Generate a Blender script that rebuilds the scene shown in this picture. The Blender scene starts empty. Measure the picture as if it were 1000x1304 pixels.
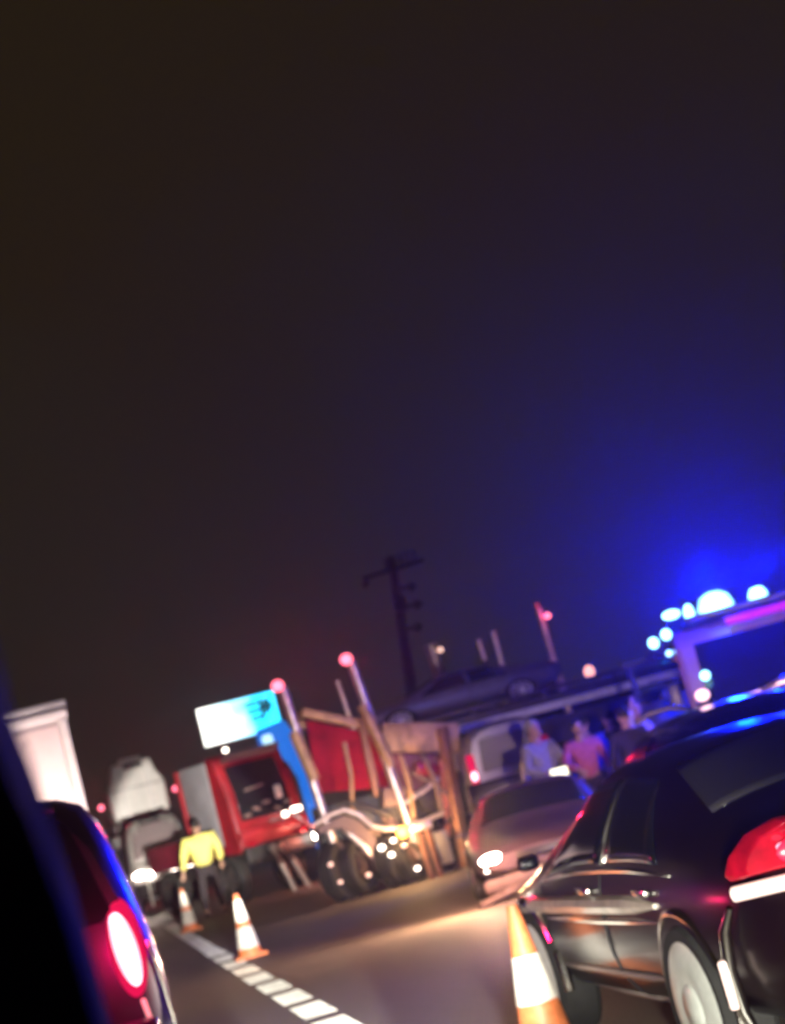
import bpy, bmesh, math, random
import numpy as np
from mathutils import Vector, Matrix
random.seed(4)
R = math.radians
S = bpy.context.scene
COL = S.collection

# ------------------------------------------------------------------ camera
# a phone held crooked (15 degrees of roll) by someone sitting in a car, eyes 1.45 m up, zoomed in
cam = bpy.data.cameras.new('camera')
camo = bpy.data.objects.new('camera', cam)
COL.objects.link(camo)
rows = ((0.9523369826906258, 0.22332031831313945, -0.20780352939310903),
        (-0.1656568610167507, -0.19340648748148562, -0.967032437407428),
        (-0.25614854244713475, 0.9553648339920158, -0.147193607787894))
mw = Matrix(rows).to_4x4()
mw.translation = (0, 0, 1.45)
camo.matrix_world = mw
cam.sensor_fit = 'VERTICAL'
cam.sensor_height = 36
cam.lens = 36 * 2300 / 1304
cam.clip_start = 0.05
cam.clip_end = 3000
cam.dof.use_dof = True
cam.dof.focus_distance = 3.0
cam.dof.aperture_fstop = 5.6
S.camera = camo
S.render.engine = 'CYCLES'
S.cycles.volume_bounces = 0
S.cycles.max_bounces = 5
S.cycles.use_denoising = True
S.cycles.sample_clamp_indirect = 4

# ------------------------------------------------------------------ night sky
w = bpy.data.worlds.new("World")
S.world = w
w.use_nodes = True
nt = w.node_tree
nt.nodes.clear()
out = nt.nodes.new('ShaderNodeOutputWorld')
bg = nt.nodes.new('ShaderNodeBackground')
tc = nt.nodes.new('ShaderNodeTexCoord')
sep = nt.nodes.new('ShaderNodeSeparateXYZ')
nz = nt.nodes.new('ShaderNodeTexNoise')
nz.inputs['Scale'].default_value = 3.0
nz.inputs['Detail'].default_value = 4
add = nt.nodes.new('ShaderNodeMath')
add.operation = 'MULTIPLY_ADD'
add.inputs[1].default_value = 0.45
cr = nt.nodes.new('ShaderNodeValToRGB')
e = cr.color_ramp.elements
e[0].position = 0.05
e[0].color = (0.0150, 0.0132, 0.0105, 1)
e[1].position = 0.55
e[1].color = (0.0135, 0.0086, 0.0032, 1)
nt.links.new(tc.outputs['Generated'], sep.inputs[0])
nt.links.new(tc.outputs['Generated'], nz.inputs['Vector'])
nt.links.new(nz.outputs['Fac'], add.inputs[0])
nt.links.new(sep.outputs['Z'], add.inputs[2])
nt.links.new(add.outputs[0], cr.inputs[0])
nt.links.new(cr.outputs[0], bg.inputs[0])
bg.inputs[1].default_value = 1.25
nt.links.new(bg.outputs[0], out.inputs[0])
S.view_settings.view_transform = 'Standard'
S.view_settings.look = 'None'
S.view_settings.exposure = 0
S.view_settings.gamma = 1


def tag(o, label=None, cat=None, group=None, kind=None):
    for k, v in (('label', label), ('category', cat), ('group', group), ('kind', kind)):
        if v:
            o[k] = v
    return o


def lamp(kind, name, loc, power, color, parent=None, radius=0.05, target=None, size=60, blend=0.5):
    d = bpy.data.lights.new(name, kind)
    d.energy = power
    d.color = color
    d.shadow_soft_size = radius
    if kind == 'SPOT':
        d.spot_size = R(size)
        d.spot_blend = blend
    o = bpy.data.objects.new(name, d)
    COL.objects.link(o)
    o.location = loc
    if target is not None:
        o.rotation_euler = (Vector(target) - Vector(loc)).to_track_quat('-Z', 'Y').to_euler()
    if parent:
        o.parent = parent
    return o


# one headlight and three added fill spots on the car the photograph is taken from
lamp('SPOT', 'headlight_beam', (0.62, 1.3, 0.68), 18000, (1.0, 0.93, 0.83), radius=0.07, target=(2.35, 24, 0.3), size=14, blend=0.6)
lamp('SPOT', 'line_fill', (0.62, 1.3, 0.80), 20000, (1.0, 0.95, 0.86), radius=0.06, target=(1.50, 15.5, 0.0), size=5.2, blend=0.4)  # added low spot that brightens the dotted line
lamp('SPOT', 'jacket_fill', (0.62, 1.3, 0.72), 105000, (1.0, 0.93, 0.80), radius=0.06, target=(2.35, 36.0, 1.65), size=5.0, blend=0.4)  # added narrow spot that brightens the yellow jacket and the vehicles beyond
lamp('SPOT', 'sedan_fill', (0.62, 1.3, 0.68), 3200, (1.0, 0.98, 0.84), radius=0.06, target=(2.4, 9.5, 0.2), size=26, blend=0.7)  # added fill for the near sedan and the road beside it

# ------------------------------------------------------------------ materials
MATS = {}


def mat(name, col, rough=0.5, metal=0.0, coat=0.0, var=0.0, scale=6.0, bump=0.0, emit=None, estr=0.0, spec=0.5):
    if name in MATS:
        return MATS[name]
    m = bpy.data.materials.new(name)
    m.use_nodes = True
    n = m.node_tree
    b = n.nodes['Principled BSDF']
    b.inputs['Base Color'].default_value = (*col, 1)
    b.inputs['Roughness'].default_value = rough
    b.inputs['Metallic'].default_value = metal
    b.inputs['Coat Weight'].default_value = coat
    b.inputs['Coat Roughness'].default_value = 0.14
    b.inputs['Specular IOR Level'].default_value = spec
    if emit:
        b.inputs['Emission Color'].default_value = (*emit, 1)
        b.inputs['Emission Strength'].default_value = estr
    if var > 0 or bump > 0:
        t = n.nodes.new('ShaderNodeTexCoord')
        x = n.nodes.new('ShaderNodeTexNoise')
        x.inputs['Scale'].default_value = scale
        x.inputs['Detail'].default_value = 6
        x.inputs['Roughness'].default_value = 0.65
        n.links.new(t.outputs['Object'], x.inputs['Vector'])
        if var > 0:
            r = n.nodes.new('ShaderNodeValToRGB')
            r.color_ramp.elements[0].position = 0.32
            r.color_ramp.elements[1].position = 0.68
            r.color_ramp.elements[0].color = (*[c * (1 - var) for c in col], 1)
            r.color_ramp.elements[1].color = (*[min(1, c * (1 + var)) for c in col], 1)
            n.links.new(x.outputs['Fac'], r.inputs[0])
            n.links.new(r.outputs[0], b.inputs['Base Color'])
        if bump > 0:
            u = n.nodes.new('ShaderNodeBump')
            u.inputs['Strength'].default_value = bump
            u.inputs['Distance'].default_value = 0.02
            n.links.new(x.outputs['Fac'], u.inputs['Height'])
            n.links.new(u.outputs[0], b.inputs['Normal'])
    MATS[name] = m
    return m


def glow(name, col, strength, flat=False):
    if name in MATS:
        return MATS[name]
    m = bpy.data.materials.new(name)
    m.use_nodes = True
    n = m.node_tree
    n.nodes.clear()
    o = n.nodes.new('ShaderNodeOutputMaterial')
    s = n.nodes.new('ShaderNodeEmission')
    lw = n.nodes.new('ShaderNodeLayerWeight')
    lw.inputs['Blend'].default_value = 0.5
    rp = n.nodes.new('ShaderNodeValToRGB')
    rp.color_ramp.elements[0].position = 0.0
    rp.color_ramp.elements[0].color = (*col, 1)
    rp.color_ramp.elements[1].position = 0.9
    k_ = 0.06 if flat is False else 1.0
    mn = min(col)
    rp.color_ramp.elements[1].color = (*[max(0, c - mn * 0.9) * k_ for c in col], 1) if not flat else (*col, 1)
    n.links.new(lw.outputs['Facing'], rp.inputs[0])
    n.links.new(rp.outputs[0], s.inputs[0])
    s.inputs[1].default_value = strength
    n.links.new(s.outputs[0], o.inputs[0])
    MATS[name] = m
    return m


BLACKPAINT = mat('black_paint', (0.012, 0.010, 0.014), 0.22, 0.0, 1.0, 0.3, 3)
SEDANPAINT = mat('dark_maroon_paint', (0.008, 0.003, 0.0035), 0.32, 0.0, 0.35, 0.3, 3, spec=0.3)
VANPAINT = mat('dark_purple_paint', (0.060, 0.018, 0.075), 0.42, 0.3, 1.0, 0.2, 3)
WHITEPAINT = mat('white_paint', (0.62, 0.58, 0.56), 0.4, 0, 0.3, 0.12, 2)
GREYPAINT = mat('grey_paint', (0.30, 0.29, 0.30), 0.4, 0.2, 0.3, 0.15, 2)
SILVER = mat('silver_paint', (0.11, 0.065, 0.07), 0.42, 0.3, 0.6, 0.12, 3)
REDPAINT = mat('red_paint', (0.26, 0.010, 0.016), 0.45, 0.0, 0.3, 0.4, 2.5, 0.2)
TAN = mat('tan_steel', (0.42, 0.25, 0.13), 0.55, 0.3, 0, 0.35, 5, 0.15)
STEEL = mat('pale_steel', (0.60, 0.50, 0.46), 0.38, 0.7, 0, 0.25, 6)
CHROME = mat('chrome', (0.82, 0.78, 0.72), 0.16, 1.0)
DARKSTEEL = mat('dark_steel', (0.05, 0.045, 0.045), 0.5, 0.5, 0, 0.4, 5)
GLASS = mat('dark_glass', (0.010, 0.010, 0.014), 0.07, 0, 0.5)
GLASSGREY = mat('tinted_glass', (0.045, 0.04, 0.045), 0.22, 0, 0.5)
RUBBER = mat('rubber', (0.018, 0.017, 0.016), 0.8, 0, 0, 0.3, 12)
PLASTIC = mat('black_plastic', (0.012, 0.011, 0.013), 0.42, 0, 0, 0.2, 10)
ORANGE = mat('cone_orange', (0.72, 0.20, 0.07), 0.5, 0, 0, 0.35, 9)
WHITEBAND = mat('white_reflective', (0.80, 0.76, 0.68), 0.5, 0, 0, 0.25, 9)
HIVIS = mat('hivis_yellow', (0.85, 0.78, 0.20), 0.7, 0, 0, 0.12, 12, 0.3)
ALLOY = mat('alloy', (0.66, 0.68, 0.64), 0.30, 0.75, 0, 0.1, 8)
REDLENS = mat('red_lens', (0.35, 0.004, 0.015), 0.15, 0, 1.0, 0.5, 9, emit=(1, 0.01, 0.05), estr=0.10)
TAILHOT = glow('lit_tail_lens', (1.0, 0.42, 0.52), 4.5)
TAILRED = glow('lit_red_ring', (1.0, 0.01, 0.10), 0.9)
HEADHOT = glow('lit_headlight', (1.0, 0.86, 0.74), 40)
HEADSOFT = glow('lit_small_headlight', (1.0, 0.85, 0.72), 9)
REDLAMP = glow('lit_red_lamp', (1.0, 0.16, 0.24), 4)
AMBER = glow('lit_amber_lamp', (1.0, 0.45, 0.08), 10)
BLUEHOT = glow('lit_blue_lamp', (0.40, 0.92, 0.98), 5)
BLUESOFT = glow('lit_small_blue_lamp', (0.35, 0.65, 1.0), 5)


# ------------------------------------------------------------------ mesh builder
class MB:
    def __init__(self):
        self.bm = bmesh.new()

    def box(self, c, s, rot=None, bevel=0.0):
        m = Matrix.Translation(c)
        if rot is not None:
            m = m @ (rot if isinstance(rot, Matrix) else Matrix.Rotation(rot[2], 4, 'Z') @ Matrix.Rotation(rot[1], 4, 'Y') @ Matrix.Rotation(rot[0], 4, 'X'))
        m = m @ Matrix.Diagonal((*s, 1))
        r = bmesh.ops.create_cube(self.bm, size=1, matrix=m)
        if bevel > 0:
            es = list({e for v in r['verts'] for e in v.link_edges})
            bmesh.ops.bevel(self.bm, geom=es, offset=bevel, segments=2, affect='EDGES', profile=0.5)
        return self

    def bar(self, a, b, sx, sy, bevel=0.0):
        a, b = Vector(a), Vector(b)
        d = b - a
        q = d.to_track_quat('Z', 'Y').to_matrix().to_4x4()
        return self.box((a + b) / 2, (sx, sy, d.length), q, bevel)

    def tube(self, pts, rad, n=12, cap=True):
        pts = [Vector(p) for p in pts]
        rads = rad if isinstance(rad, (list, tuple)) else [rad] * len(pts)
        rings = []
        for i, p in enumerate(pts):
            d = (pts[min(i + 1, len(pts) - 1)] - pts[max(i - 1, 0)]).normalized()
            ref = Vector((0, 0, 1)) if abs(d.z) < 0.92 else Vector((0, 1, 0))
            u = d.cross(ref).normalized()
            v = d.cross(u)
            rings.append([self.bm.verts.new(p + (u * math.cos(2 * math.pi * k / n) + v * math.sin(2 * math.pi * k / n)) * rads[i]) for k in range(n)])
        for a, b in zip(rings, rings[1:]):
            for k in range(n):
                self.bm.faces.new((a[k], a[(k + 1) % n], b[(k + 1) % n], b[k]))
        if cap:
            self.bm.faces.new(rings[0][::-1])
            self.bm.faces.new(rings[-1])
        return self

    def lathe(self, prof, c=(0, 0, 0), axis='Z', n=28, closed=False):
        q = {'Z': Matrix.Identity(3), 'X': Matrix.Rotation(R(90), 3, 'Y'), 'Y': Matrix.Rotation(R(-90), 3, 'X')}[axis] if isinstance(axis, str) else axis
        rings = []
        for r, z in prof:
            if r < 1e-5:
                rings.append([self.bm.verts.new(q @ Vector((0, 0, z)) + Vector(c))])
            else:
                rings.append([self.bm.verts.new(q @ Vector((r * math.cos(2 * math.pi * k / n), r * math.sin(2 * math.pi * k / n), z)) + Vector(c)) for k in range(n)])
        prs = list(zip(rings, rings[1:]))
        if closed:
            prs.append((rings[-1], rings[0]))
        for a, b in prs:
            for k in range(n):
                k2 = (k + 1) % n
                if len(a) == 1 and len(b) == 1:
                    continue
                if len(a) == 1:
                    self.bm.faces.new((a[0], b[k], b[k2]))
                elif len(b) == 1:
                    self.bm.faces.new((a[k], a[k2], b[0]))
                else:
                    self.bm.faces.new((a[k], a[k2], b[k2], b[k]))
        return self

    def ball(self, c, s, n=16):
        m = Matrix.Translation(c) @ Matrix.Diagonal((*(s if isinstance(s, (tuple, list)) else (s, s, s)), 1))
        bmesh.ops.create_uvsphere(self.bm, u_segments=n, v_segments=max(6, n // 2), radius=1, matrix=m)
        return self

    def prism(self, poly, axis, a, b):
        """closed polygon in the two other axes, extruded along axis from a to b"""
        def P(u, v, t):
            return {'Y': (u, t, v), 'X': (t, u, v), 'Z': (u, v, t)}[axis]
        A = [self.bm.verts.new(P(u, v, a)) for u, v in poly]
        B = [self.bm.verts.new(P(u, v, b)) for u, v in poly]
        n = len(poly)
        self.bm.faces.new(A[::-1])
        self.bm.faces.new(B)
        for k in range(n):
            self.bm.faces.new((A[k], A[(k + 1) % n], B[(k + 1) % n], B[k]))
        return self

    def build(self, name, m, parent=None, smooth=True, bevel=0.0, loc=None):
        bmesh.ops.recalc_face_normals(self.bm, faces=self.bm.faces[:])
        me = bpy.data.meshes.new(name)
        self.bm.to_mesh(me)
        self.bm.free()
        me.materials.append(m)
        if smooth:
            me.shade_smooth()
            me.set_sharp_from_angle(angle=R(35))
        o = bpy.data.objects.new(name, me)
        COL.objects.link(o)
        if bevel > 0:
            b = o.modifiers.new('bevel', 'BEVEL')
            b.width = bevel
            b.segments = 2
            b.limit_method = 'ANGLE'
        if parent:
            o.parent = parent
        if loc:
            o.location = loc
        return o


def empty(name, loc=(0, 0, 0), rz=0, label=None, cat=None, group=None):
    o = bpy.data.objects.new(name, None)
    COL.objects.link(o)
    o.empty_display_size = 0.2
    o.location = loc
    o.rotation_euler = (0, 0, rz)
    return tag(o, label, cat, group)


def copy_tree(o, parent=None):
    c = o.copy()
    COL.objects.link(c)
    c.parent = parent
    for ch in list(o.children):
        copy_tree(ch, c)
    return c


def frozen(o):
    """replace the object's mesh by its evaluated one and drop the modifiers"""
    bpy.context.view_layer.update()
    dg = bpy.context.evaluated_depsgraph_get()
    me = bpy.data.meshes.new_from_object(o.evaluated_get(dg))
    o.modifiers.clear()
    o.data = me
    return o


# ------------------------------------------------------------------ ground
def asphalt():
    m = bpy.data.materials.new('asphalt')
    m.use_nodes = True
    n = m.node_tree
    b = n.nodes['Principled BSDF']
    b.inputs['Specular IOR Level'].default_value = 0.18
    t = n.nodes.new('ShaderNodeTexCoord')

    def noise(sc, det, st=None):
        x = n.nodes.new('ShaderNodeTexNoise')
        x.inputs['Scale'].default_value = sc
        x.inputs['Detail'].default_value = det
        if st:
            mp = n.nodes.new('ShaderNodeMapping')
            mp.inputs['Scale'].default_value = st
            n.links.new(t.outputs['Object'], mp.inputs[0])
            n.links.new(mp.outputs[0], x.inputs['Vector'])
        else:
            n.links.new(t.outputs['Object'], x.inputs['Vector'])
        return x
    big = noise(0.5, 4, (1, 0.16, 1))
    fine = noise(60, 3)
    r1 = n.nodes.new('ShaderNodeValToRGB')
    r1.color_ramp.elements[0].position = 0.3
    r1.color_ramp.elements[0].color = (0.14, 0.125, 0.105, 1)
    r1.color_ramp.elements[1].position = 0.7
    r1.color_ramp.elements[1].color = (0.29, 0.25, 0.20, 1)
    n.links.new(big.outputs['Fac'], r1.inputs[0])
    mx = n.nodes.new('ShaderNodeMix')
    mx.data_type = 'RGBA'
    mx.blend_type = 'MULTIPLY'
    mx.inputs[0].default_value = 0.6
    r2 = n.nodes.new('ShaderNodeValToRGB')
    r2.color_ramp.elements[0].position = 0.35
    r2.color_ramp.elements[0].color = (0.5, 0.5, 0.5, 1)
    r2.color_ramp.elements[1].position = 0.65
    r2.color_ramp.elements[1].color = (1.3, 1.3, 1.3, 1)
    n.links.new(fine.outputs['Fac'], r2.inputs[0])
    n.links.new(r1.outputs[0], mx.inputs[6])
    n.links.new(r2.outputs[0], mx.inputs[7])
    n.links.new(mx.outputs[2], b.inputs['Base Color'])
    rr = n.nodes.new('ShaderNodeMapRange')
    rr.inputs['To Min'].default_value = 0.55
    rr.inputs['To Max'].default_value = 0.72
    n.links.new(big.outputs['Fac'], rr.inputs[0])
    n.links.new(rr.outputs[0], b.inputs['Roughness'])
    bp = n.nodes.new('ShaderNodeBump')
    bp.inputs['Strength'].default_value = 0.9
    bp.inputs['Distance'].default_value = 0.02
    n.links.new(fine.outputs['Fac'], bp.inputs['Height'])
    n.links.new(bp.outputs[0], b.inputs['Normal'])
    return m


MB().prism([(-900, -300), (900, -300), (900, 1500), (-900, 1500)], 'Z', -0.5, -0.008).build(
    'ground', mat('dry_soil', (0.05, 0.042, 0.03), 0.9, 0, 0, 0.4, 1.5, 0.4), smooth=False)
bpy.data.objects['ground']['kind'] = 'structure'
MB().prism([(-6, -40), (24, -40), (24, 400), (-6, 400)], 'Z', -0.3, 0.0).build('road', asphalt(), smooth=False)
bpy.data.objects['road']['kind'] = 'structure'
# dotted line of short wide blocks: a solid run far off, then one block every 1.45 m
mk = MB()


def ribbed(x, y0, y1, wd, pitch=0.055, hgt=0.006):
    """profiled thermoplastic: a row of low transverse ribs"""
    n_ = int((y1 - y0) / pitch)
    for k in range(n_):
        a_ = y0 + k * pitch
        A = [mk.bm.verts.new((x - wd / 2, a_, 0.001)), mk.bm.verts.new((x + wd / 2, a_, 0.001)), mk.bm.verts.new((x + wd / 2, a_ + 0.006, hgt)), mk.bm.verts.new((x - wd / 2, a_ + 0.006, hgt)),
             mk.bm.verts.new((x + wd / 2, a_ + pitch - 0.001, 0.002)), mk.bm.verts.new((x - wd / 2, a_ + pitch - 0.001, 0.002))]
        mk.bm.faces.new((A[0], A[1], A[2], A[3]))
        mk.bm.faces.new((A[3], A[2], A[4], A[5]))


y = 5.0
while y < 24:
    jx = random.uniform(-0.012, 0.012)
    ribbed(1.43 + jx, y, y + 1.06, 0.25)
    y += 1.45
ribbed(1.42, 24.6, 38.0, 0.23)
o = mk.build('road_marking', mat('road_paint', (0.66, 0.64, 0.58), 0.6, 0, 0, 0.45, 5), smooth=False)
o['kind'] = 'structure'


# ------------------------------------------------------------------ cones
def make_cone(label, bands=((0.12, 0.36), (0.43, 0.68))):
    t = empty('traffic_cone', label=label, cat='traffic cone', group='traffic cones along the dotted line')
    MB().box((0, 0, 0.02), (0.38, 0.38, 0.04), bevel=0.012).build('base', ORANGE, t)
    MB().lathe([(0.14, 0.04), (0.135, 0.07), (0.028, 0.75), (0.0, 0.755)], n=32).build('cone_body', ORANGE, t)

    def rad(z):
        return 0.135 - (z - 0.07) * (0.107 / 0.68) + 0.003
    for a, b in bands:
        MB().lathe([(rad(a) - 0.004, a), (rad(a), a), (rad(b), b), (rad(b) - 0.004, b)], n=32).build('reflective_band', WHITEBAND, t)
    return t


cone0 = make_cone('orange and white traffic cone standing alone on the asphalt, second from the dotted line start')
cone0.location = (1.66, 21.8, 0)
cone0['label'] = 'orange cone with white bands alone on the open road right of the dotted line'
c = copy_tree(cone0)
c.location = (1.58, 32.6, 0)
c['label'] = 'smaller looking far traffic cone at the feet of the person in yellow jacket'
c = make_cone('brightly lit near traffic cone beside the front wheel of the dark maroon sedan', ((0.27, 0.50),))
c.location = (2.00, 9.0, 0)
c.rotation_euler[2] = 0.3


# ------------------------------------------------------------------ loft car body
class Body:
    """rows of (y, zb, zs, zt, w, wt): bottom, shoulder, top heights, half widths at shoulder and at top edge"""
    SEG = (2, 3, 3, 5, 4)

    def __init__(self, rows, n=110, sm=3):
        rows = sorted(rows)
        ys = np.array([r[0] for r in rows])
        self.ys = np.linspace(ys[0], ys[-1], n)
        cols = [np.interp(self.ys, ys, [r[k] for r in rows]) for k in range(1, 6)]
        pts = []
        for i in range(n):
            zb, zs, zt, wd, wt = [c_[i] for c_ in cols]
            cp = [(0, zb), (wd * 0.90, zb), (wd * 1.0, zb + (zs - zb) * 0.48), (wd * 0.975, zs), (wt, zt - 0.03), (0, zt + 0.015)]
            half = []
            for (a, b, k) in zip(cp, cp[1:], self.SEG):
                for q in range(k):
                    half.append((a[0] + (b[0] - a[0]) * q / k, a[1] + (b[1] - a[1]) * q / k))
            half.append(cp[-1])
            full = half + [(-x, z) for x, z in half[-2:0:-1]]
            pts.append(full)
        P = np.array(pts)
        for _ in range(sm):
            P = 0.25 * np.roll(P, 1, 1) + 0.5 * P + 0.25 * np.roll(P, -1, 1)
        for _ in range(6):
            Q = P.copy()
            Q[1:-1] = 0.25 * P[:-2] + 0.5 * P[1:-1] + 0.25 * P[2:]
            P = Q
        self.P = P
        self.m = P.shape[1]

    def at(self, y, j):
        """point on the surface (numpy 3-vector); j runs 0..34, 17 is the roof centre line"""
        fi = np.interp(y, self.ys, np.arange(len(self.ys)))
        i0 = int(min(fi, len(self.ys) - 1.001))
        a = fi - i0
        j0 = int(math.floor(j))
        b = j - j0
        m = self.m
        p = ((1 - a) * ((1 - b) * self.P[i0, j0 % m] + b * self.P[i0, (j0 + 1) % m]) + a * ((1 - b) * self.P[i0 + 1, j0 % m] + b * self.P[i0 + 1, (j0 + 1) % m]))
        return np.array([p[0], y, p[1]])

    def normal(self, y, j):
        e_ = 0.02
        y = min(max(y, self.ys[0] + 0.03), self.ys[-1] - 0.03)
        du = self.at(y + e_, j) - self.at(y - e_, j)
        dv = self.at(y, j + 0.2) - self.at(y, j - 0.2)
        n_ = np.cross(du, dv)
        n_ /= np.linalg.norm(n_) + 1e-9
        c_ = self.at(y, j)
        if n_[0] * c_[0] + n_[2] * (c_[2] - 0.7) < 0:
            n_ = -n_
        return n_

    def mesh(self, name, m, parent, wheels=(), wr=0.37, ww=0.5, half=0.85):
        bm = bmesh.new()
        V = [[bm.verts.new((self.P[i, j, 0], self.ys[i], self.P[i, j, 1])) for j in range(self.m)] for i in range(len(self.ys))]
        for i in range(len(V) - 1):
            for j in range(self.m):
                bm.faces.new((V[i][j], V[i][(j + 1) % self.m], V[i + 1][(j + 1) % self.m], V[i + 1][j]))
        bm.faces.new(V[0])
        bm.faces.new(V[-1][::-1])
        b = MB()
        b.bm.free()
        b.bm = bm
        o = b.build(name, m, parent)
        if wheels:
            c_ = MB()
            for y, z in wheels:
                for s in (-1, 1):
                    c_.lathe([(0, -ww / 2), (wr, -ww / 2), (wr, ww / 2), (0, ww / 2)], c=(s * half, y, z), axis='X', n=40)
            k = c_.build('cutter', m, None)
            md = o.modifiers.new('b', 'BOOLEAN')
            md.operation = 'DIFFERENCE'
            md.object = k
            md.solver = 'EXACT'
            frozen(o)
            bpy.data.objects.remove(k)
            o.data.materials.clear()
            o.data.materials.append(m)
        return o

    def patch(self, name, m, parent, corners, off=0.006, nu=10, nv=8, thick=0.004, mirror=False):
        """corners: 4 (y, j) pairs going round"""
        bm = bmesh.new()
        for sgn in ((1, -1) if mirror else (1,)):
            grid = []
            for a in np.linspace(0, 1, nu):
                row = []
                for b in np.linspace(0, 1, nv):
                    y = (1 - a) * ((1 - b) * corners[0][0] + b * corners[3][0]) + a * ((1 - b) * corners[1][0] + b * corners[2][0])
                    j = (1 - a) * ((1 - b) * corners[0][1] + b * corners[3][1]) + a * ((1 - b) * corners[1][1] + b * corners[2][1])
                    p = self.at(y, j) + self.normal(y, j) * off
                    row.append(bm.verts.new((p[0] * sgn, p[1], p[2])))
                grid.append(row)
            for i in range(nu - 1):
                for j in range(nv - 1):
                    bm.faces.new((grid[i][j], grid[i + 1][j], grid[i + 1][j + 1], grid[i][j + 1]))
        b = MB()
        b.bm.free()
        b.bm = bm
        o = b.build(name, m, parent)
        md = o.modifiers.new('solid', 'SOLIDIFY')
        md.thickness = thick
        md.offset = -1
        return o

    def strip(self, name, m, parent, pts, width=0.02, off=0.008, sgn=1):
        """thin raised bar following the surface through (y, j) points"""
        P3 = []
        for (a, b) in zip(pts, pts[1:]):
            for q in np.linspace(0, 1, 9)[:-1]:
                P3.append((a[0] + (b[0] - a[0]) * q, a[1] + (b[1] - a[1]) * q))
        P3.append(pts[-1])
        Q = []
        for y, j in P3:
            p = self.at(y, j) + self.normal(y, j) * off * 0.3
            Q.append((p[0] * sgn, p[1], p[2]))
        rr_ = [width / 2 * min(1, 0.25 + 0.25 * min(k, len(Q) - 1 - k)) for k in range(len(Q))]
        return MB().tube(Q, rr_, n=8).build(name, m, parent)


def wheel(parent, loc, r=0.33, wdt=0.21, rim=ALLOY, side=-1, spokes=7, rimr=0.67, solid=False):
    t = MB().lathe([(r * 0.66, -wdt * 0.46), (r * 0.93, -wdt * 0.5), (r, -wdt * 0.36), (r, wdt * 0.36), (r * 0.93, wdt * 0.5), (r * 0.66, wdt * 0.46)], c=loc, axis='X', n=40, closed=True).build('tyre', RUBBER, parent)
    x0 = loc[0] + side * wdt * 0.40
    m_ = MB()
    rr = r * rimr
    m_.lathe([(rr * 1.03, side * wdt * 0.44), (rr, side * wdt * 0.48), (rr * 0.90, side * wdt * 0.44), (rr * 0.86, side * wdt * 0.15), (rr * 0.98, 0)], c=loc, axis='X', n=40)
    m_.lathe([(0, side * wdt * 0.40), (rr * 0.22, side * wdt * 0.38), (rr * 0.24, side * wdt * 0.25)], c=loc, axis='X', n=24)
    if solid:
        m_.lathe([(0, side * wdt * 0.60), (rr * 0.28, side * wdt * 0.59), (rr * 0.34, side * wdt * 0.53), (rr * 0.66, side * wdt * 0.56), (rr * 0.93, side * wdt * 0.46)], c=loc, axis='X', n=32)
    for k in range(0 if solid else spokes):
        a = 2 * math.pi * k / spokes + 0.2
        m_.bar((x0, loc[1] + math.cos(a) * rr * 0.15, loc[2] + math.sin(a) * rr * 0.15), (x0 + side * 0.01, loc[1] + math.cos(a) * rr * 0.92, loc[2] + math.sin(a) * rr * 0.92), 0.045, 0.035, 0.008)
    m_.build('rim', rim, t)
    MB().lathe([(0, side * wdt * 0.08), (rr * 0.8, side * wdt * 0.08)], c=loc, axis='X', n=24).build('brake_disc', DARKSTEEL, t)
    return t


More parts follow.
